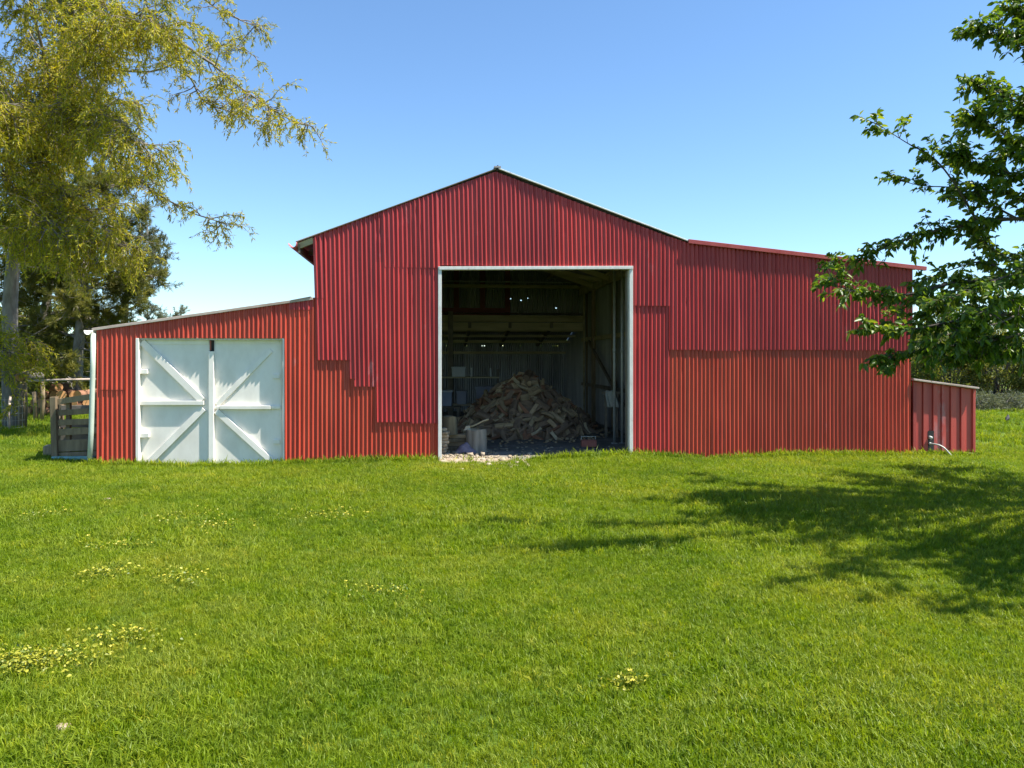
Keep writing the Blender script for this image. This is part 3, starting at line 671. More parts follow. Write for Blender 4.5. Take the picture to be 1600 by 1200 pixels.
# chips and bark litter round the heap
def chips(n, fx_, name, mat, label, cat, smin, smax, flat=.4):
    v, f = [], []
    base = np.array([(-1, -1, -1), (1, -1, -1), (1, 1, -1), (-1, 1, -1), (-1, -1, 1), (1, -1, 1), (1, 1, 1), (-1, 1, 1)], float)
    fq = np.array([(0, 3, 2, 1), (4, 5, 6, 7), (0, 1, 5, 4), (1, 2, 6, 5), (2, 3, 7, 6), (3, 0, 4, 7)])
    for k in range(n):
        x, y, z = fx_(); s = rng.uniform(smin, smax); sc = np.array([s, s*rng.uniform(.5, 1), s*rng.uniform(.3, 1)*flat*1.6])
        b = base*sc*rng.uniform(.65, 1.15, (8, 3)); a = rng.uniform(0, 6.28); q = np.array(Matrix.Rotation(a, 3, 'Z') @ Matrix.Rotation(rng.uniform(-.4, .4), 3, 'X'))
        v.append(b @ q.T+np.array([x, y, z+sc[2]*.6])); f.append(fq+8*k)
    o = mesh_obj(name, np.concatenate(v), np.concatenate(f), mat); tag(o, label, cat, kind='stuff'); return o
def chip_pos():
    a = rng.uniform(0, 6.28); r = rng.uniform(.8, 1.35); return HC[0]+math.cos(a)*1.7*r, HC[1]+math.sin(a)*1.9*r, .02
chips(420, chip_pos, 'wood_chips', M['wood1'], 'wood chips and bark scattered around the firewood heap', 'wood chips', .012, .05)
def pale_pos():
    p = gnd(rng.uniform(740, 960), rng.uniform(699, 718)); return p[0], p[1], .025
chips(90, pale_pos, 'floor_litter', M['stone'], 'pale litter and crumbs on the dark barn floor', 'litter', .01, .035, .3)
# pale rubble spilling over the threshold
def rub_pos():
    while True:
        px, py = rng.uniform(690, 835), rng.normal(720, 7)
        if 706 < py < 737 and (px < 770 or rng.uniform() < .5): break
    p = gnd(px, py); k = max(0, 1-abs(py-715)/16)*max(.2, 1-(px-690)/160); return p[0], p[1], .0+.07*k*rng.uniform(.3, 1)
chips(800, rub_pos, 'rubble', M['stone'], 'pale limestone rubble spilling over the barn threshold', 'rubble', .006, .032, .6)
chips(26, rub_pos, 'rubble', M['stone'], 'larger pale lumps among the threshold rubble', 'rubble', .035, .06, .6)
def rub2():
    px = rng.uniform(830, 1420); u = U(px); v_ = rng.uniform(-.16, -.03); w = toworld(u, v_); return w[0], w[1], .0
chips(200, rub2, 'rubble', M['stone'], 'thin line of pale stones along the foot of the wall', 'rubble', .012, .04, .5)
# a low earth bank under the rubble
bn = 40; bu = np.linspace(U(686), U(860), bn); bv = np.linspace(-.75, .5, 14); BU, BV = np.meshgrid(bu, bv)
BZ = .075*np.exp(-((BV+.08)/.34)**2)*np.clip((U(858)-BU)/1.2, 0, 1)**.7+rng.normal(0, .006, BU.shape)-.012
i = (np.arange(13)[:, None]*bn+np.arange(bn-1)[None, :]).ravel()
M['earth'] = simple('dry_earth', [(.3, (.22, .15, .10)), (.7, (.42, .34, .26))], 6, .95, None, .8, 0, 0, 7, .03)
tag(mesh_obj('earth_bank', np.stack([BU*ct-BV*st, ZC+BU*st+BV*ct, BZ], -1).reshape(-1, 3), np.stack([i, i+1, i+bn+1, i+bn], -1), M['earth'], None, True), 'dry earth ramp at the barn doorway', kind='structure')

# ------------------------------------------------------------------ timber pen left of the barn
pen = empty('timber_pen', gnd(88, 723)); tag(pen, 'weathered slatted timber pen beside the left end of barn', 'pen')
PX = pen.location
def pl(px, py, Z): return tuple(at(px, py, Z)-np.array(PX))
Zp = PX.y
MB().bar(pl(87.5, 723.5, Zp), pl(84.5, 620, Zp), .1, .1, (0, 1, 0)).build('post', M['timber'], pen, bevel=.006)
for (yl, yr, w) in ((628, 618, .10), (645.5, 641, .10), (660.5, 658, .10), (675.5, 672, .115), (697, 694, .2), (715, 712.5, .17)):
    MB().bar(pl(89.5, yl, Zp+.02), pl(154, yr, Zp+.0), .03, w).build('slat', M['timber'], pen, bevel=.004)
for px in (107.5, 150): MB().bar(pl(px, 718, Zp+.1), pl(px, 624, Zp+.1), .07, .07, (0, 1, 0)).build('upright', M['timber'], pen, bevel=.006)
for yl in (640, 662, 684, 700):             # rear side of the pen
    MB().bar(pl(96, yl, Zp+.95), pl(152, yl-1, Zp+.95), .03, .15).build('slat', M['dark_timber'], pen, bevel=.004)
for px in (95, 150): MB().bar(pl(px, 712, Zp+1.0), pl(px, 632, Zp+1.0), .08, .08, (0, 1, 0)).build('post', M['timber'], pen)
for yl in (655, 680, 705): MB().bar(pl(88, yl, Zp+.08), pl(93, yl-8, Zp+.98), .03, .13).build('side_slat', M['dark_timber'], pen, bevel=.004)
tb = MB().bar((0, 0, 0), tuple(at(147, 724, Zp-.08)-at(82, 724.5, Zp-.08)), .08, .07).build('turquoise_beam', M['turquoise'], None, bevel=.006)
tb.location = at(82, 724.5, Zp-.1); tb.location.z = .085; tag(tb, 'turquoise painted beam lying on grass before the timber pen', 'beam')

stump(78.5, 719, .2, .26, 0., 'small brown stump on grass beside the timber pen post', M['stump_tan'])
# ------------------------------------------------------------------ foliage generators
def leaves_mesh(name, base, direc, L, W, mat, parent, tint, droop=.0, fold=.25, six=False):
    """one small folded leaf for every base point"""
    n = len(base); d = direc/(np.linalg.norm(direc, axis=1)[:, None]+1e-9)
    r = rng.normal(0, 1, (n, 3)); s = np.cross(d, r); s /= np.linalg.norm(s, axis=1)[:, None]+1e-9; up = np.cross(s, d)
    flip = np.where(up[:, 2:3] < 0, -1., 1.); up = up*flip
    L = np.broadcast_to(L, (n,))[:, None]; W = np.broadcast_to(W, (n,))[:, None]
    dz = np.array([[0, 0, -1.]])
    if six:
        P = [base, base+d*L*.33+s*W*.5+up*W*fold, base+d*L*.7+s*W*.38+up*W*fold*.7+dz*L*droop*.5, base+d*L+dz*L*droop,
             base+d*L*.7-s*W*.38+up*W*fold*.7+dz*L*droop*.5, base+d*L*.33-s*W*.5+up*W*fold, base+d*L*.5+dz*L*droop*.25]
        V = np.stack(P, 1).reshape(-1, 3); o_ = (np.arange(n)*7)[:, None]
        Fc = np.concatenate([o_+np.array([[0, 6, 1, 1]]), ]) if False else None
        tri = np.array([[0, 6, 1], [1, 6, 2], [2, 6, 3], [3, 6, 4], [4, 6, 5], [5, 6, 0]])
        Fc = (o_[:, :, None]+tri[None]).reshape(-1, 3); k = 6
    else:
        P = [base, base+d*L*.45+s*W*.5+up*W*fold, base+d*L+dz*L*droop, base+d*L*.45-s*W*.5+up*W*fold]
        V = np.stack(P, 1).reshape(-1, 3); o_ = (np.arange(n)*4)[:, None]
        tri = np.array([[0, 2, 1], [0, 3, 2]]); Fc = (o_[:, :, None]+tri[None]).reshape(-1, 3); k = 2
    o = mesh_obj(name, V, Fc, mat, parent, six); set_tint(o, np.repeat(tint, k)); return o
def wander(p0, d0, L, n, bend, grav=0., up=None):
    """a crooked path from p0"""
    P = [np.array(p0, float)]; d = np.array(d0, float); d /= np.linalg.norm(d)
    for k in range(n):
        d = d+rng.normal(0, bend, 3)+np.array([0, 0, -grav]); d /= np.linalg.norm(d); P.append(P[-1]+d*L/n)
    return np.array(P)
def smooth_path(P, n):
    P = np.array(P, float); t = np.linspace(0, len(P)-1, n); k = np.minimum(t.astype(int), len(P)-2); f = (t-k)[:, None]
    g = lambda i: P[np.clip(i, 0, len(P)-1)]
    p0, p1, p2, p3 = g(k-1), g(k), g(k+1), g(k+2)
    return .5*((2*p1)+(-p0+p2)*f+(2*p0-5*p1+4*p2-p3)*f*f+(-p0+3*p1-3*p2+p3)*f**3)
def along(P, t):
    s = t*(len(P)-1); k = min(int(s), len(P)-2); f = s-k; return P[k]*(1-f)+P[k+1]*f, P[k+1]-P[k]

M['willow_leaf'] = leafmat('willow_leaf', [(.2, (.19, .23, .016)), (.5, (.36, .34, .020)), (.8, (.52, .43, .028))], .5)
M['cherry_leaf'] = leafmat('cherry_leaf', [(.2, (.05, .11, .012)), (.55, (.11, .19, .018)), (.85, (.26, .31, .03))], .5, .38, .8, .4)
M['pine_needle'] = leafmat('pine_needle', [(.2, (.07, .085, .02)), (.55, (.16, .165, .035)), (.85, (.30, .26, .055))], .45, .6, .5)
M['bush_leaf'] = leafmat('bush_leaf', [(.2, (.09, .125, .025)), (.55, (.18, .205, .04)), (.85, (.34, .31, .07))], .45, .6, .5)
M['gum_leaf'] = leafmat('blue_green_leaf', [(.2, (.09, .11, .075)), (.55, (.16, .18, .13)), (.85, (.24, .26, .18))], .3, .6, .5)

# ---- golden willow, left
wl_tree = empty('willow_tree', (*gnd(22, 668)[:2], 0)); tag(wl_tree, 'golden leaved willow with drooping twigs behind the left wing', 'tree')
WO = np.array(wl_tree.location); ZW = WO[1]
def wpx(l): return np.array([at(px, py, ZW+dz) for px, py, dz in l])
limbs = [  # photo pixel, pixel, depth offset; radius at start and end
    ([(24, 682, 0), (20, 640, 0), (17, 560, 0), (16, 480, .1), (24, 400, .1), (40, 320, 0), (60, 250, 0), (80, 150, 0), (105, 40, 0), (130, -90, 0), (140, -240, .2)], .235, .06),
    ([(60, 250, 0), (92, 160, -.5), (150, 72, -1), (240, 52, -1.4), (320, 98, -1.6), (385, 150, -1.8), (440, 185, -1.9), (486, 202, -2)], .11, .012),
    ([(240, 52, -1.4), (290, 110, -1.2), (320, 158, -1.2), (372, 175, -1.2), (420, 205, -1.3)], .05, .01),
    ([(50, 280, 0), (120, 225, -.4), (185, 255, -.8), (240, 300, -1), (300, 332, -1.2), (352, 350, -1.3)], .08, .01),
    ([(105, 40, 0), (190, -10, .5), (280, -20, .5), (350, 20, .4), (405, 45, .4)], .08, .01),
    ([(130, -60, 0), (220, -120, -.6), (310, -110, -1), (390, -60, -1)], .07, .01),
    ([(80, 150, 0), (160, 110, .9), (240, 110, 1.2), (330, 70, 1.4), (400, 90, 1.5)], .07, .01),
    ([(17, 560, 0), (10, 545, -.8), (2, 562, -1.3), (4, 592, -1.5)], .03, .008),
    ([(40, 320, 0), (95, 300, -1.2), (150, 330, -1.8), (190, 380, -2)], .06, .01),
    ([(24, 400, 0), (60, 345, -1.5), (70, 340, -2.4), (85, 370, -2.8)], .05, .01),
    ([(24, 400, .1), (-10, 320, -1.4), (-50, 290, -2.2), (-90, 320, -2.6)], .06, .01),
    ([(60, 250, 0), (10, 150, -1), (-60, 70, -1.5), (-140, 60, -2)], .09, .02),
    ([(60, 250, 0), (20, 170, 1), (-40, 90, 1.7), (-110, 40, 2.2)], .09, .02),
    ([(80, 150, 0), (60, 60, -1.6), (40, -40, -2.4), (10, -100, -3)], .08, .02),
    ([(80, 150, 0), (130, 100, -1.8), (150, 60, -2.6), (200, 20, -3.2), (250, 40, -3.4)], .06, .012),
    ([(60, 250, 0), (90, 200, -1.4), (140, 180, -2.2), (190, 190, -2.8), (225, 225, -3)], .06, .012),
    ([(105, 40, 0), (70, -60, 1.6), (30, -120, 2.4), (-30, -140, 3)], .08, .02),
    ([(40, 320, 0), (0, 260, -1.8), (-20, 200, -2.6), (0, 160, -3.2)], .06, .012),
    ([(50, 280, 0), (100, 230, 1), (150, 170, 1.8), (210, 160, 2.2)], .06, .012),
]
Tp, Tr, LP = [], [], []
for pts, r0, r1 in limbs:
    P = smooth_path(wpx(pts), len(pts)*6); P += np.cumsum(rng.normal(0, .008, P.shape), 0)
    Tp.append(P); Tr.append(np.linspace(r0, r1, len(P))*(1. if not Tr else .62)); LP.append(P)
Tr[0][:6] *= np.array([1.25, 1.15, 1.08, 1.04, 1.02, 1.0])
v, f = tube_np(Tp, Tr, 9); mesh_obj('trunk', v-WO, f, M['bark'], wl_tree, True)
Bp, Br, twb, LB, LD = [], [], [], [], []
tw_p, tw_r = [], []
def weeping(p, d, L, grav, den):
    P = wander(p, d, L, 9, .16, grav); tw_p.append(P); tw_r.append(np.linspace(.007, .003, len(P)))
    m = int(L*den)
    for t in rng.uniform(.08, 1, m):
        b, dd = along(P, t); LB.append(b); dd = dd/np.linalg.norm(dd); LD.append(dd*.7+rng.normal(0, .55, 3)+np.array([0, 0, -.12]))
for li, P in enumerate(LP):
    Ltot = np.linalg.norm(np.diff(P, axis=0), axis=1).sum(); t0 = .48 if li == 0 else .12
    right = li in (1, 2, 3, 4, 5, 6)
    for t in rng.uniform(t0, 1, int(Ltot*(6.5 if right else 11.0))):
        b, dd = along(P, t); dd /= np.linalg.norm(dd)
        side = rng.normal(0, 1, 3); side[2] = side[2]*.45+.1; side /= np.linalg.norm(side)
        d = dd*.6+side; Lb = rng.uniform(.45, 1.15)*(.62 if right else 1.)
        B = wander(b, d, Lb, 6, .22, .05); Bp.append(B); Br.append(np.linspace(.017, .005, 7))
        for t2 in rng.uniform(.2, 1, int(Lb*(9 if right else 10))+1):
            b2, d2 = along(B, t2); d2 /= np.linalg.norm(d2)
            weeping(b2, d2*.7+rng.normal(0, .55, 3)+np.array([0, 0, .05]), rng.uniform(.2, .55) if right else rng.uniform(.3, .95), .10 if right else .22, 36)
v, f = tube_np(Bp, Br, 5); mesh_obj('branches', v-WO, f, M['bark'], wl_tree, True)['kind'] = 'stuff'
v, f = tube_np(tw_p, tw_r, 3); mesh_obj('twigs', v-WO, f, M['twig'], wl_tree)['kind'] = 'stuff'
LB, LD = np.array(LB), np.array(LD); nl = len(LB); print('willow leaves', nl)
o = leaves_mesh('crown', LB-WO, LD, rng.uniform(.08, .15, nl), rng.uniform(.02, .032, nl), M['willow_leaf'], wl_tree, rng.uniform(0, 1, nl), .05); o['kind'] = 'stuff'

# ---- cherry, right
cx0 = np.array([8.3, 8.9, 0.]); ch = empty('cherry_tree', cx0); tag(ch, 'broad leaved cherry tree reaching in from the right over lawn', 'tree')
def cpx(l): return np.array([at(px, py, Z) for px, py, Z in l])
trunk = np.array([cx0+[0, 0, -.1], cx0+[-.03, 0, .7], cx0+[-.1, .05, 1.5], cx0+[-.15, .05, 2.1]])
fork = trunk[-1]
CL = [
    ([(1760, 420, 8.9), (1660, 352, 9.1), (1590, 342, 9.2), (1520, 350, 9.3), (1440, 366, 9.3), (1370, 392, 9.2), (1302, 408, 9.2)], .055, .006),
    ([(1528, 349, 9.3), (1500, 300, 9.2), (1462, 250, 9.2), (1415, 222, 9.1), (1370, 193, 9.1)], .022, .004),
    ([(1590, 342, 9.2), (1545, 318, 9.4), (1500, 295, 9.5), (1440, 290, 9.5), (1400, 280, 9.5)], .02, .004),
    ([(1760, 430, 8.9), (1680, 450, 8.8), (1590, 440, 8.7), (1500, 440, 8.6), (1420, 460, 8.5), (1350, 458, 8.5), (1294, 442, 8.5)], .05, .005),
    ([(1680, 450, 8.8), (1600, 485, 8.5), (1500, 500, 8.3), (1420, 515, 8.2), (1358, 513, 8.2)], .04, .005),
    ([(1680, 480, 8.8), (1600, 520, 8.6), (1520, 535, 8.5), (1440, 548, 8.4), (1386, 558, 8.4)], .04, .005),
    ([(1600, 485, 8.5), (1560, 505, 8.2), (1500, 515, 8.1), (1460, 535, 8.)], .02, .004),
    ([(1590, 440, 8.7), (1540, 410, 8.9), (1490, 420, 9.0), (1440, 440, 9.)], .02, .004),
    ([(1760, 380, 8.9), (1680, 250, 8.9), (1620, 180, 8.9), (1570, 150, 8.8), (1530, 128, 8.8)], .045, .005),
    ([(1680, 250, 8.9), (1600, 230, 8.6), (1555, 200, 8.5), (1525, 185, 8.5)], .025, .004),
    ([(1700, 280, 8.9), (1640, 110, 9.1), (1590, 60, 9.1), (1530, 48, 9.1)], .03, .004),
    ([(1660, 300, 8.9), (1600, 275, 8.7), (1540, 262, 8.6), (1500, 245, 8.6)], .025, .004),
    ([(1640, 110, 9.1), (1610, 40, 9.2), (1590, 18, 9.2)], .015, .004),
    ([(1700, 470, 8.8), (1640, 520, 9.3), (1570, 545, 9.6), (1520, 520, 9.7), (1480, 480, 9.8)], .03, .005),
    ([(1700, 440, 8.8), (1630, 420, 9.5), (1570, 400, 9.8), (1540, 380, 9.9)], .025, .004),
    ([(1640, 500, 8.7), (1570, 500, 9.0), (1510, 470, 9.2), (1450, 490, 9.3)], .02, .004),
    ([(1640, 540, 8.7), (1580, 552, 8.9), (1530, 556, 9.0), (1490, 560, 9.)], .02, .004),
    ([(1640, 430, 8.7), (1580, 430, 8.4), (1530, 450, 8.2), (1470, 470, 8.1)], .02, .004),
    ([(1650, 330, 9.), (1590, 310, 9.3), (1550, 290, 9.4), (1520, 300, 9.4)], .02, .004),
    ([(1650, 200, 9.), (1600, 180, 9.2), (1570, 175, 9.3)], .02, .004),
    ([(1650, 270, 9.), (1600, 240, 9.2), (1565, 245, 9.3)], .02, .004),
    ([(1700, 470, 8.8), (1640, 480, 8.3), (1580, 470, 7.9), (1530, 490, 7.7)], .025, .004),
]
CP, CR, CT = [trunk], [np.array([.17, .14, .125, .12])], []
for pts, r0, r1 in CL:
    P = cpx(pts)
    if pts[0][0] >= 1640: P = np.concatenate([[fork+(P[0]-fork)*.02], P])
    P = smooth_path(P, len(P)*5); CP.append(P); CR.append(np.linspace(r0, r1, len(P))*.7); CT.append((P, .25 if pts[0][0] >= 1640 else .05))
hidden = [(3.9, 6.6, 5.9), (4.6, 7.4, 6.3), (5.3, 5.2, 5.4), (6.4, 5.2, 4.4), (7.5, 5.6, 5.6), (6.6, 6.6, 6.8), (7.6, 8.2, 8.), (9.5, 6, 6.), (10.8, 8, 5.5), (10.5, 11, 5.), (8.8, 11.4, 6.4), (8.8, 11.8, 4.4), (6.9, 10., 7.4), (11, 9.5, 7.), (9, 8.6, 8.6), (6.6, 4.6, 3.6), (8.6, 5., 3.9), (9.4, 12, 5.6), (8.3, 10.3, 5.6), (7.4, 9.3, 4.6), (7.9, 8.6, 5.), (8.7, 9.8, 4.2), (7.2, 8.4, 5.5), (5.9, 5.6, 3.8), (6.2, 6.2, 4.7), (5.4, 4.9, 4.2), (9.2, 10.6, 3.6), (8.2, 9.9, 4.9)]
for e_ in hidden:
    e_ = np.array(e_); m1 = fork+(e_-fork)*.35+np.array([0, 0, .5]); m2 = fork+(e_-fork)*.7+np.array([0, 0, .45])
    P = smooth_path([fork, m1, m2, e_], 22); P[3:] += np.cumsum(rng.normal(0, .02, P[3:].shape), 0)
    CP.append(P); CR.append(np.linspace(.06, .006, 22)); CT.append((P, .3))
    for _ in range(4):
        b, d = along(P, rng.uniform(.4, .9)); Q = wander(b, d/np.linalg.norm(d)+rng.normal(0, .5, 3)*[1, 1, .4], rng.uniform(.7, 1.4), 8, .12, -.01)
        if (Q[:, 0]/Q[:, 1]).min() < .672 and H+.47*Q[:, 1].min() > Q[:, 2].min(): continue
        CP.append(Q); CR.append(np.linspace(.018, .004, 9)); CT.append((Q, .1))
LB, LD = [], []
tp, tr_ = [], []
for P, t0 in CT:
    Lt = np.linalg.norm(np.diff(P, axis=0), axis=1).sum()
    for t in np.append(rng.uniform(t0, 1, int(Lt*(18 if len(tp) < 900 else 12))), [1.]):
        b, d = along(P, t); d /= np.linalg.norm(d); s = rng.normal(0, 1, 3); s[2] = s[2]*.35+.12; s /= np.linalg.norm(s)
        Lw = rng.uniform(.12, .34); Q = wander(b, d*.9+s*.8, Lw, 4, .15, .0); tp.append(Q); tr_.append(np.linspace(.005, .0025, 5))
        for t2 in np.append(rng.uniform(.15, 1, int(rng.integers(7, 14))), [1, 1]):
            b2, d2 = along(Q, t2); d2 /= np.linalg.norm(d2); LB.append(b2+rng.normal(0, .008, 3)); LD.append(d2*.6+rng.normal(0, .6, 3)*[1, 1, .5]+np.array([0, 0, -.35]))
LB, LD = np.array(LB), np.array(LD)
v, f = tube_np(CP, CR, 8); mesh_obj('trunk', v-cx0, f, M['bark_dark'], ch, True)
v, f = tube_np(tp, tr_, 3); mesh_obj('twigs', v-cx0, f, M['bark_dark'], ch)['kind'] = 'stuff'
nl = len(LB); print('cherry leaves', nl)
o = leaves_mesh('crown', LB-cx0, LD, rng.uniform(.055, .108, nl), rng.uniform(.03, .052, nl), M['cherry_leaf'], ch, rng.uniform(0, 1, nl), .18, .22, True); o['kind'] = 'stuff'

# ---- pines behind the left wing
def pine(base, hgt, limbs_, label, mat, nlen=.15, nw=.016, shoots=900, per=34, dead=18, spread=.5):
    t = empty('pine_tree', base); tag(t, label, 'tree', None); B0 = np.array(base)
    P = wander(B0+[0, 0, -.1], (.02, 0, 1), hgt, 12, .03); paths, rads = [P], [np.linspace(.24, .05, 13)]
    tips = []
    for (tz, dx, dy, dz) in limbs_:
        b, _ = along(P, tz); Q = smooth_path([b, b+np.array([dx*.5, dy*.5, dz*.5-.15]), b+np.array([dx, dy, dz])], 12); Q[2:] += np.cumsum(rng.normal(0, .03, Q[2:].shape), 0)
        paths.append(Q); rads.append(np.linspace(.06, .012, 12))
        for _ in range(9):
            b2, d2 = along(Q, rng.uniform(.25, 1)); W_ = wander(b2, d2/np.linalg.norm(d2)+rng.normal(0, .6, 3), rng.uniform(.4, 1.1), 5, .2, -.04); paths.append(W_); rads.append(np.linspace(.016, .005, 6)); tips.append(W_)
    for k in range(dead):
        b, _ = along(P, rng.uniform(.1, .6)); paths.append(wander(b, rng.normal(0, 1, 3)*[1, 1, .3], rng.uniform(.8, 2.2), 7, .22, .02)); rads.append(np.linspace(.03, .006, 8))
    v, f = tube_np(paths, rads, 5); mesh_obj('trunk', v-B0, f, M['bark'], t, True)
    LB, LD = [], []
    for k in range(shoots):
        W_ = tips[int(rng.integers(len(tips)))]; b, d = along(W_, rng.uniform(.2, 1)); d = d/np.linalg.norm(d)+rng.normal(0, .55, 3)+np.array([0, 0, .12]); d /= np.linalg.norm(d)
        S = rng.uniform(.14, .36); tt_ = rng.uniform(0, 1, per)[:, None]
        LB.append(b+rng.normal(0, .05, 3)+d*S*tt_); LD.append(d*.9+rng.normal(0, spread, (per, 3)))
    LB, LD = np.concatenate(LB), np.concatenate(LD); n_ = len(LB)
    o = leaves_mesh('crown', LB-B0, LD, rng.uniform(.7, 1.2, n_)*nlen, nw, mat, t, np.repeat(rng.uniform(0, 1, shoots), per)*.7+rng.uniform(0, .3, n_), 0, .1); o['kind'] = 'stuff'
def lim(n, zr, r, up=.3):
    return [(rng.uniform(*zr), r*rng.uniform(.5, 1)*math.cos(a), r*rng.uniform(.5, 1)*math.sin(a), rng.uniform(-.3, 1)*up) for a in rng.uniform(0, 6.28, n)]
p1 = at(118, 640, 25.); pine((p1[0], 25., 0), 6.2, lim(30, (.18, 1), 2.2, .7), 'bushy olive pine standing just behind the barn left wing', M['pine_needle'], shoots=3800)
p2 = at(60, 640, 28.); pine((p2[0], 28., 0), 8.5, lim(34, (.12, 1), 2.9, .8), 'tall dark pine standing behind the willow trunk', M['pine_needle'], shoots=3800)
p3 = at(188, 640, 30.); pine((p3[0], 30., 0), 6.2, [(.6, 1.2, 0, .9), (.75, 1.3, -.3, .9), (.9, .9, .3, .7), (.5, 1.5, .2, .5), (.98, .4, 0, .5), (.7, -.6, .4, .6), (.85, -.7, 0, .5), (.45, 1.3, .3, .1)], 'open crowned blue green pine with bare forks above wing roof', M['gum_leaf'], .12, .02, 1000, 34, 8)
p4 = at(-30, 640, 24.); pine((p4[0], 24., 0), 7.5, lim(26, (.15, 1), 2.3, .7), 'dark pine standing left of the willow trunk', M['pine_needle'], shoots=1800)

# ---- bushes behind the right end
def bush(base, rx, ry, rz_, nclump, per, label, mat, llen=.11, lw=.05, name='bush', group=None, up=0.):
    t = empty(name, base); tag(t, label, 'bush', group); B0 = np.array(base); paths, rads, LB, LD = [], [], [], []
    for k in range(nclump):
        a = rng.uniform(0, 6.28); c = rng.uniform(-.1, 1); r = math.sqrt(max(0, 1-c*c))*rng.uniform(.6, 1)
        p = B0+np.array([rx*r*math.cos(a), ry*r*math.sin(a), up+rz_*max(.06, c)*rng.uniform(.75, 1.05)])
        if k % 3 == 0: paths.append(smooth_path([B0+np.array([rng.normal(0, .15), rng.normal(0, .15), -.05]), (B0+p)/2+rng.normal(0, .15, 3), p], 8)); rads.append(np.linspace(.03, .006, 8))
        s = rng.uniform(.16, .36); q = rng.normal(0, 1, (per, 3)); q /= np.linalg.norm(q, axis=1)[:, None]; LB.append(p+q*s*rng.uniform(.3, 1, (per, 1))*[1, 1, .7]); LD.append(q*.6+rng.normal(0, .5, (per, 3))+[0, 0, .2])
    v, f = tube_np(paths, rads, 5); mesh_obj('stems', v-B0, f, M['bark'], t, True)
    LB, LD = np.concatenate(LB), np.concatenate(LD); n_ = len(LB)
    o = leaves_mesh('foliage', LB-B0, LD, rng.uniform(.7, 1.3, n_)*llen, lw, mat, t, rng.uniform(0, 1, n_), .1, .15); o['kind'] = 'stuff'
def bb(px, Z): return (at(px, 600, Z)[0], Z, 0)
bush(bb(1478, 30), 1.5, 1.2, 4.0, 260, 60, 'tall olive bush just behind the pump shed', M['bush_leaf'])
bush(bb(1560, 29), 1.7, 1.2, 3.1, 260, 60, 'wide olive bush to the right of the pump shed', M['bush_leaf'])
bush(bb(1655, 28), 1.8, 1.3, 3.6, 240, 60, 'broad olive bush at the lawn edge, farthest from the barn', M['bush_leaf'])
bush(bb(1520, 34), 2.2, 1.4, 3.8, 240, 60, 'pale olive bush rising behind the other bushes', M['gum_leaf'])
bush(bb(1425, 33), 1.6, 1.2, 3.2, 160, 60, 'olive bush mostly hidden behind the barn right end', M['bush_leaf'])
for k, px in enumerate((1530, 1575, 1625)):
    bush((at(px, 600, 26.6)[0], 26.6, 0), .75, .5, .55, 60, 50, 'low dry scrub along the lawn edge beyond the shed', M['gum_leaf'], .13, .018, 'scrub', 'low scrub at the lawn edge')
hl = [('round dark bush far behind the willow', 20, 36), ('broad far bush behind the log pile', 110, 38), ('far bush at the left field edge', -70, 36)]
for lab, px, Z in hl: bush(bb(px, Z), 3.6, 1.5, 4.6, 420, 60, lab, M['bush_leaf'], .16, .07)

# ---- far hedge closing the horizon
hv = []
n_ = 9000; a = rng.uniform(-1.25, 1.25, n_); d_ = rng.uniform(85, 100, n_)
hb = np.stack([np.sin(a)*d_, np.cos(a)*d_, rng.uniform(0, 1, n_)**.8*(4+1.2*np.sin(a*40))], -1)
hd = leaves_mesh('far_hedge', hb, rng.normal(0, 1, (n_, 3)), 1.3, .9, M['bush_leaf'], None, rng.uniform(0, 1, n_)); tag(hd, 'distant hedge line on the horizon', 'hedge', kind='stuff')

# ------------------------------------------------------------------ fence and logs by the willow
fe = empty('wire_fence', gnd(15, 673)); tag(fe, 'old wire and post fence at the foot of the willow', 'fence'); FO = np.array(fe.location)
def fpost(px, py0, py1, w, lean=0., mat='timber'):
    b = gnd(px, py0); Z = b[1]; tpt = at(px+lean, py1, Z)
    MB().tube([b-FO-[0, 0, .05], (b+tpt)/2-FO+rng.normal(0, .01, 3), tpt-FO], [w, w*.93, w*.85], 8).build('post', M[mat], fe, True)
fpost(14.5, 674, 619, .035, 1.5, 'pale_timber'); fpost(39.5, 672, 598, .03, 1); fpost(33, 669, 600, .09, 4); fpost(64, 661, 594, .06, 2.5); fpost(56.5, 661, 612, .07, -3); fpost(-12, 674, 618, .035, 0)
MB().tube([at(43, 595.5, 19.6)-FO, at(95, 593.5, 19.9)-FO, at(150, 592.5, 20.2)-FO], .03, 8).build('top_rail', M['pale_timber'], fe, True)
for k in range(5): MB().tube([at(-12, 668-k*11, 19.2)-FO, at(15, 669-k*11, 19.1)-FO, at(39, 667-k*11, 19.3)-FO], .004, 4).build('wire', M['steel'], fe)
for k in range(9): MB().tube([at(-9+k*5.5, 671, 19.15)-FO, at(-9+k*5.5, 621, 19.15)-FO], .0035, 4).build('wire', M['steel'], fe)
lg = []
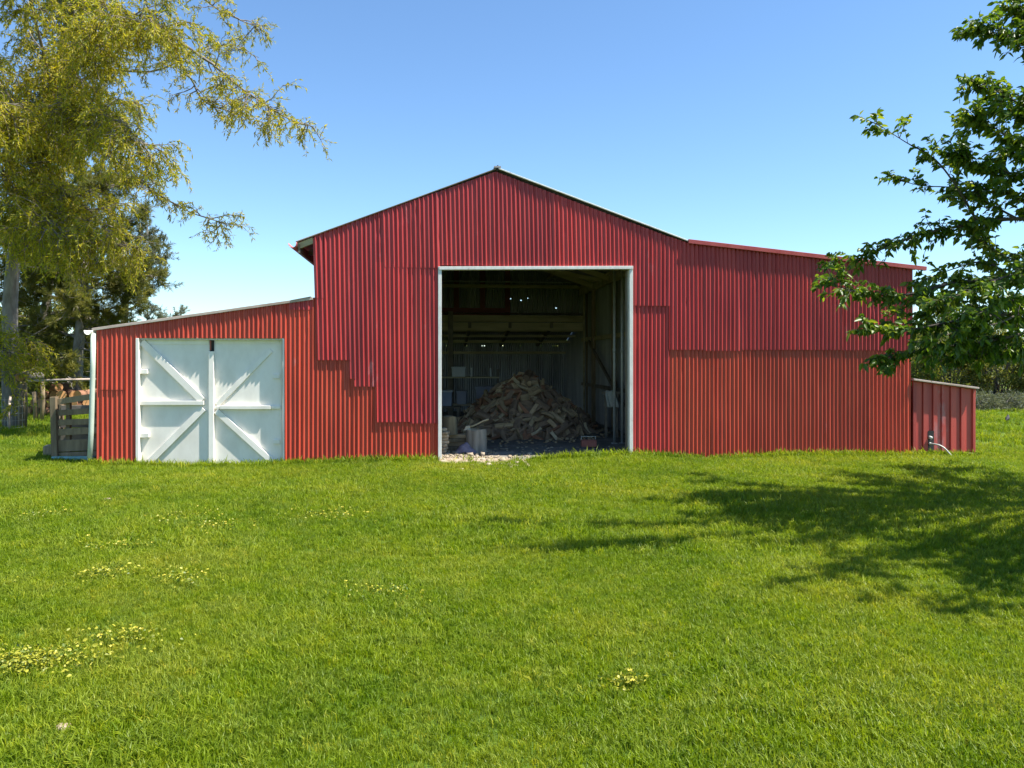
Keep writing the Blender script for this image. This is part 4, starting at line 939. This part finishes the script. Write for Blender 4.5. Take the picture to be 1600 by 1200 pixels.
for r_, nrow in enumerate((8, 7, 6, 3)):
    for k in range(nrow):
        rad = rng.uniform(.11, .16); x0 = at(58, 600, 25)[0]+(k+r_*.5)*.29; z0 = .14+r_*.25
        L = rng.uniform(.5, .9); t = empty('cut_log', (x0+rng.uniform(-.08, .08), 24.6+rng.uniform(-.25, .15), z0)); t.rotation_euler = (rng.uniform(-.12, .12), rng.uniform(-.1, .1), rng.uniform(-.9, .9))
        tag(t, 'orange ended cut log in the stack beyond the wire fence', 'log', 'cut logs stacked beyond the fence')
        MB().tube([(0, 0, 0), (0, L*.5, 0), (0, L, .01)], [rad, rad*.98, rad], 10, False).build('bark', M['wood_red'], t, True)
        n = 10; mesh_obj('cut_face', [(rad*math.cos(a), -.002, rad*math.sin(a)) for a in np.arange(n)*2*np.pi/n], [tuple(range(n))], M['logend'], t)
        lg.append(t)
b = at(41, 588, 20.0)                     # one log lodged on the post tops
t = empty('cut_log', (b[0], 19.75, b[2]-.0)); t.rotation_euler = (0, 0, .2); tag(t, 'single cut log with round orange end perched on the fence posts', 'log')
MB().tube([(0, 0, 0), (.05, .5, 0), (.1, 1.0, -.02)], [.12, .118, .115], 12, False).build('bark', M['bark'], t, True)
mesh_obj('cut_face', [(.12*math.cos(a), -.003, .12*math.sin(a)) for a in np.arange(12)*2*np.pi/12], [tuple(range(12))], M['logend'], t)

# ------------------------------------------------------------------ grass
GV = []
gmat, nt, bs = nodes_of('grass_blade')
n1 = noise(nt, .55, 5, .62, 'Position'); n2 = noise(nt, 3.2, 4, .6, 'Position')
c = ramp(nt, n1, [(.28, (.115, .205, .007)), (.5, (.210, .290, .010)), (.72, (.330, .350, .030))])
c = mix(nt, ramp(nt, n2, [(.4, (0,)*3), (.75, (.65,)*3)]), c, (.27, .32, .05))
rv = ramp(nt, rnd(nt), [(0, (.6, .7, .7)), (.5, (1, 1, 1)), (.93, (1.2, 1.15, 1.1)), (1, (1.9, 1.45, 1.6))])
c = mix(nt, 1., c, rv, 'MULTIPLY'); nt.links.new(c, bs.inputs['Base Color']); bs.inputs['Roughness'].default_value = .5; bs.inputs['Specular IOR Level'].default_value = .3
tr2 = nt.nodes.new('ShaderNodeBsdfTranslucent'); nt.links.new(mix(nt, 1., c, (1.2, 1.2, .5), 'MULTIPLY'), tr2.inputs['Color'])
ms = nt.nodes.new('ShaderNodeMixShader'); ms.inputs[0].default_value = .5
nt.links.new(bs.outputs[0], ms.inputs[1]); nt.links.new(tr2.outputs[0], ms.inputs[2]); nt.links.new(ms.outputs[0], nt.nodes['Material Output'].inputs['Surface'])
tufts = bpy.data.collections.new('grass_tufts')
for k in range(6):
    nb = 16; v, f = [], []
    for j in range(nb):
        a = rng.uniform(0, 6.28); r = rng.uniform(0, .055); x, y = r*math.cos(a), r*math.sin(a)
        h = rng.uniform(.028, .075)*(1.25 if j < 3 else 1); w = rng.uniform(.0022, .0042); fa = rng.uniform(0, 6.28); ln = rng.uniform(.15, .9)*h; la = rng.uniform(0, 6.28)
        wx, wy = w*math.cos(fa), w*math.sin(fa); lx, ly = ln*math.cos(la), ln*math.sin(la); b = len(v)
        v += [(x-wx, y-wy, -.012), (x+wx, y+wy, -.012), (x+lx*.35+wx*.8, y+ly*.35+wy*.8, h*.6), (x+lx*.35-wx*.8, y+ly*.35-wy*.8, h*.6), (x+lx, y+ly, h*(1-.25*ln/h))]
        f += [(b, b+1, b+2, b+3), (b+3, b+2, b+4)]
    o = mesh_obj('grass_tuft', v, f, gmat, None, False, link=False); tufts.objects.link(o)
def grass_pts(n, y0, y1, half, smin, smax):
    y = np.sqrt(rng.uniform(y0**2, y1**2, n)); x = rng.uniform(-1, 1, n)*(half*y+.5)
    u, v_ = inv(x, y)
    inside = (u > U(150)) & (u < U(1424)) & (v_ > -.015) & (v_ < VL+.1)
    inside |= (u > U(1420)) & (u < U(1522)) & (v_ > .03) & (v_ < 1.5)
    door_ = (u > U(688)) & (u < U(985)) & (v_ > -.10-.45*np.clip((U(850)-u)/2, 0, 1)*(rng.uniform(0, 1, n) < .75)) & (v_ < .1)
    keep = ~inside & ~door_; x, y, u, v_ = x[keep], y[keep], u[keep], v_[keep]
    s = rng.uniform(smin, smax, len(x))*(1+.25*np.sin(x*1.7+y*.6)*np.sin(y*1.3-x*.4))
    near_wall = (v_ < 0) & (v_ > -.22) & (u > U(140)) & (u < U(1525)); s = np.where(near_wall, s*rng.uniform(1.2, 2.0, len(x)), s)
    return np.stack([x, y, gh(x, y)], -1), s
sets = [grass_pts(42000, 3., 7., .72, .6, 1.05), grass_pts(70000, 7., 15.2, .72, .85, 1.4), grass_pts(42000, 15.2, 42, .74, 1.3, 2.3)]
P = np.concatenate([s[0] for s in sets]); S = np.concatenate([s[1] for s in sets])
gp = mesh_obj('lawn_grass', P, np.zeros((0, 4), int)); tag(gp, 'short bright green lawn grass covering the foreground', 'grass', kind='stuff')
a_ = gp.data.attributes.new('sc', 'FLOAT', 'POINT'); a_.data.foreach_set('value', S.astype(np.float32))
ng = bpy.data.node_groups.new('grass_scatter', 'GeometryNodeTree')
ng.interface.new_socket('Geometry', in_out='INPUT', socket_type='NodeSocketGeometry'); ng.interface.new_socket('Geometry', in_out='OUTPUT', socket_type='NodeSocketGeometry')
gi, go = ng.nodes.new('NodeGroupInput'), ng.nodes.new('NodeGroupOutput')
iop = ng.nodes.new('GeometryNodeInstanceOnPoints'); ci = ng.nodes.new('GeometryNodeCollectionInfo'); ci.inputs['Collection'].default_value = tufts
ci.inputs['Separate Children'].default_value = True; ci.inputs['Reset Children'].default_value = True
m2p = ng.nodes.new('GeometryNodeMeshToPoints')
rv_ = ng.nodes.new('FunctionNodeRandomValue'); rv_.data_type = 'FLOAT_VECTOR'; rv_.inputs[0].default_value = (-.12, -.12, 0); rv_.inputs[1].default_value = (.12, .12, 6.283)
ri = ng.nodes.new('FunctionNodeRandomValue'); ri.data_type = 'INT'; ri.inputs[4].default_value = 0; ri.inputs[5].default_value = 5
na = ng.nodes.new('GeometryNodeInputNamedAttribute'); na.data_type = 'FLOAT'; na.inputs[0].default_value = 'sc'
L_ = ng.links.new
L_(gi.outputs[0], m2p.inputs[0]); L_(m2p.outputs[0], iop.inputs['Points']); L_(ci.outputs[0], iop.inputs['Instance']); iop.inputs['Pick Instance'].default_value = True
L_(ri.outputs[2], iop.inputs['Instance Index']); L_(rv_.outputs[0], iop.inputs['Rotation']); L_(na.outputs[0], iop.inputs['Scale']); L_(iop.outputs[0], go.inputs[0])
md = gp.modifiers.new('scatter', 'NODES'); md.node_group = ng

# ---- weeds, clods
M['weed_leaf'] = leafmat('weed_leaf', [(.2, (.07, .13, .02)), (.5, (.30, .31, .03)), (.85, (.50, .46, .05))], .3)
M['weed_flower'] = simple('yellow_petals', [(.3, (.42, .36, .03)), (.7, (.54, .46, .05))], 9, .6, None, 0)
def weeds(px, py, w, d, n, fl, label, group=None):
    c0 = gnd(px, py); t = empty('weed_patch', c0); tag(t, label, 'weeds', group)
    n *= 4; x = rng.normal(0, w/2.4, n)*rng.uniform(.4, 1.3, n); y = rng.normal(0, d/2.4, n); z = gh(x+c0[0], y+c0[1])+rng.uniform(.03, .085, n)
    dr = rng.normal(0, 1, (n, 3))*[1, 1, .35]
    o = leaves_mesh('leaves', np.stack([x, y, z], -1), dr, rng.uniform(.014, .032, n), rng.uniform(.010, .02, n), M['weed_leaf'], t, rng.uniform(0, 1, n), .1, .15, True); o['kind'] = 'stuff'
    fl = fl//7
    if fl:
        x = rng.normal(0, w/2.4, fl*5); x = np.repeat(x[:fl], 5); y = np.repeat(rng.normal(0, d/2.4, fl), 5); z = np.repeat(gh(x[::5]+c0[0], y[::5]+c0[1])+rng.uniform(.07, .10, fl), 5)
        an = np.tile(np.arange(5)*1.2566, fl); dr = np.stack([np.cos(an), np.sin(an), np.full(fl*5, .25)], -1)
        o = leaves_mesh('flowers', np.stack([x, y, z], -1), dr, .017, .014, M['weed_flower'], t, rng.uniform(0, 1, fl*5), .05, .1); o['kind'] = 'stuff'
weeds(52, 1045, .55, .22, 230, 22, 'large dark leaved weed patch in the lawn, biggest of all')
for px, py, w, d, n, fl in ((512, 808, .75, .35, 70, 90), (330, 830, .5, .35, 70, 45), (285, 817, .6, .4, 60, 30), (978, 1072, .18, .1, 36, 14), (192, 1008, .35, .18, 50, 26), (66, 812, .4, .25, 40, 36), (605, 932, .4, .2, 60, 18), (180, 866, .5, .25, 50, 28), (285, 917, .35, .2, 40, 16), (165, 912, .45, .25, 60, 16)):
    weeds(px, py, w, d, n, fl, 'small yellow flowered weed patch in the lawn', 'yellow weed patches in the lawn')
def clod(px, py, s, mat, label, cat, name):
    c0 = gnd(px, py); bm = bmesh.new(); bmesh.ops.create_icosphere(bm, subdivisions=2, radius=s)
    for v in bm.verts: v.co = v.co*random.uniform(.75, 1.2); v.co.z *= .6
    me = bpy.data.meshes.new(name); bm.to_mesh(me); bm.free(); me.materials.append(mat); o = bpy.data.objects.new(name, me); COL.objects.link(o)
    o.location = (c0[0], c0[1], gh(c0[0], c0[1])+s*.45); tag(o, label, cat)
clod(97, 1150, .04, M['earth'], 'dry brown clod of earth in the near lawn', 'clod', 'earth_clod')
clod(703, 798, .05, M['stone'], 'single pale stone lying out on the lawn', 'stone', 'stone')
clod(168, 786, .05, M['earth'], 'brown clod lying on the lawn before the white doors', 'clod', 'earth_clod')
# ---- small dark bird on the far lawn
b = gnd(1574, 661); bird = tag(empty('bird', (b[0], b[1], 0)), 'small dark bird standing on the lawn beyond the shed', 'bird')
prof = [(-.14, .085, .006), (-.09, .10, .02), (-.05, .11, .04), (0, .125, .055), (.045, .15, .05), (.075, .185, .03), (.09, .20, .033), (.112, .205, .026), (.13, .203, .01), (.155, .2, .003)]
v, f = tube_np([np.array([(x, 0, z) for x, z, r in prof])], [np.array([r for x, z, r in prof])], 12); mesh_obj('body', v, f, M['black'], bird, True)
for y_ in (-.02, .02): MB().tube([(.005, y_, .09), (.0, y_, .04), (.01, y_, -.005)], .004, 5).build('leg', M['dark_timber'], bird)
bird.rotation_euler = (0, 0, .8)
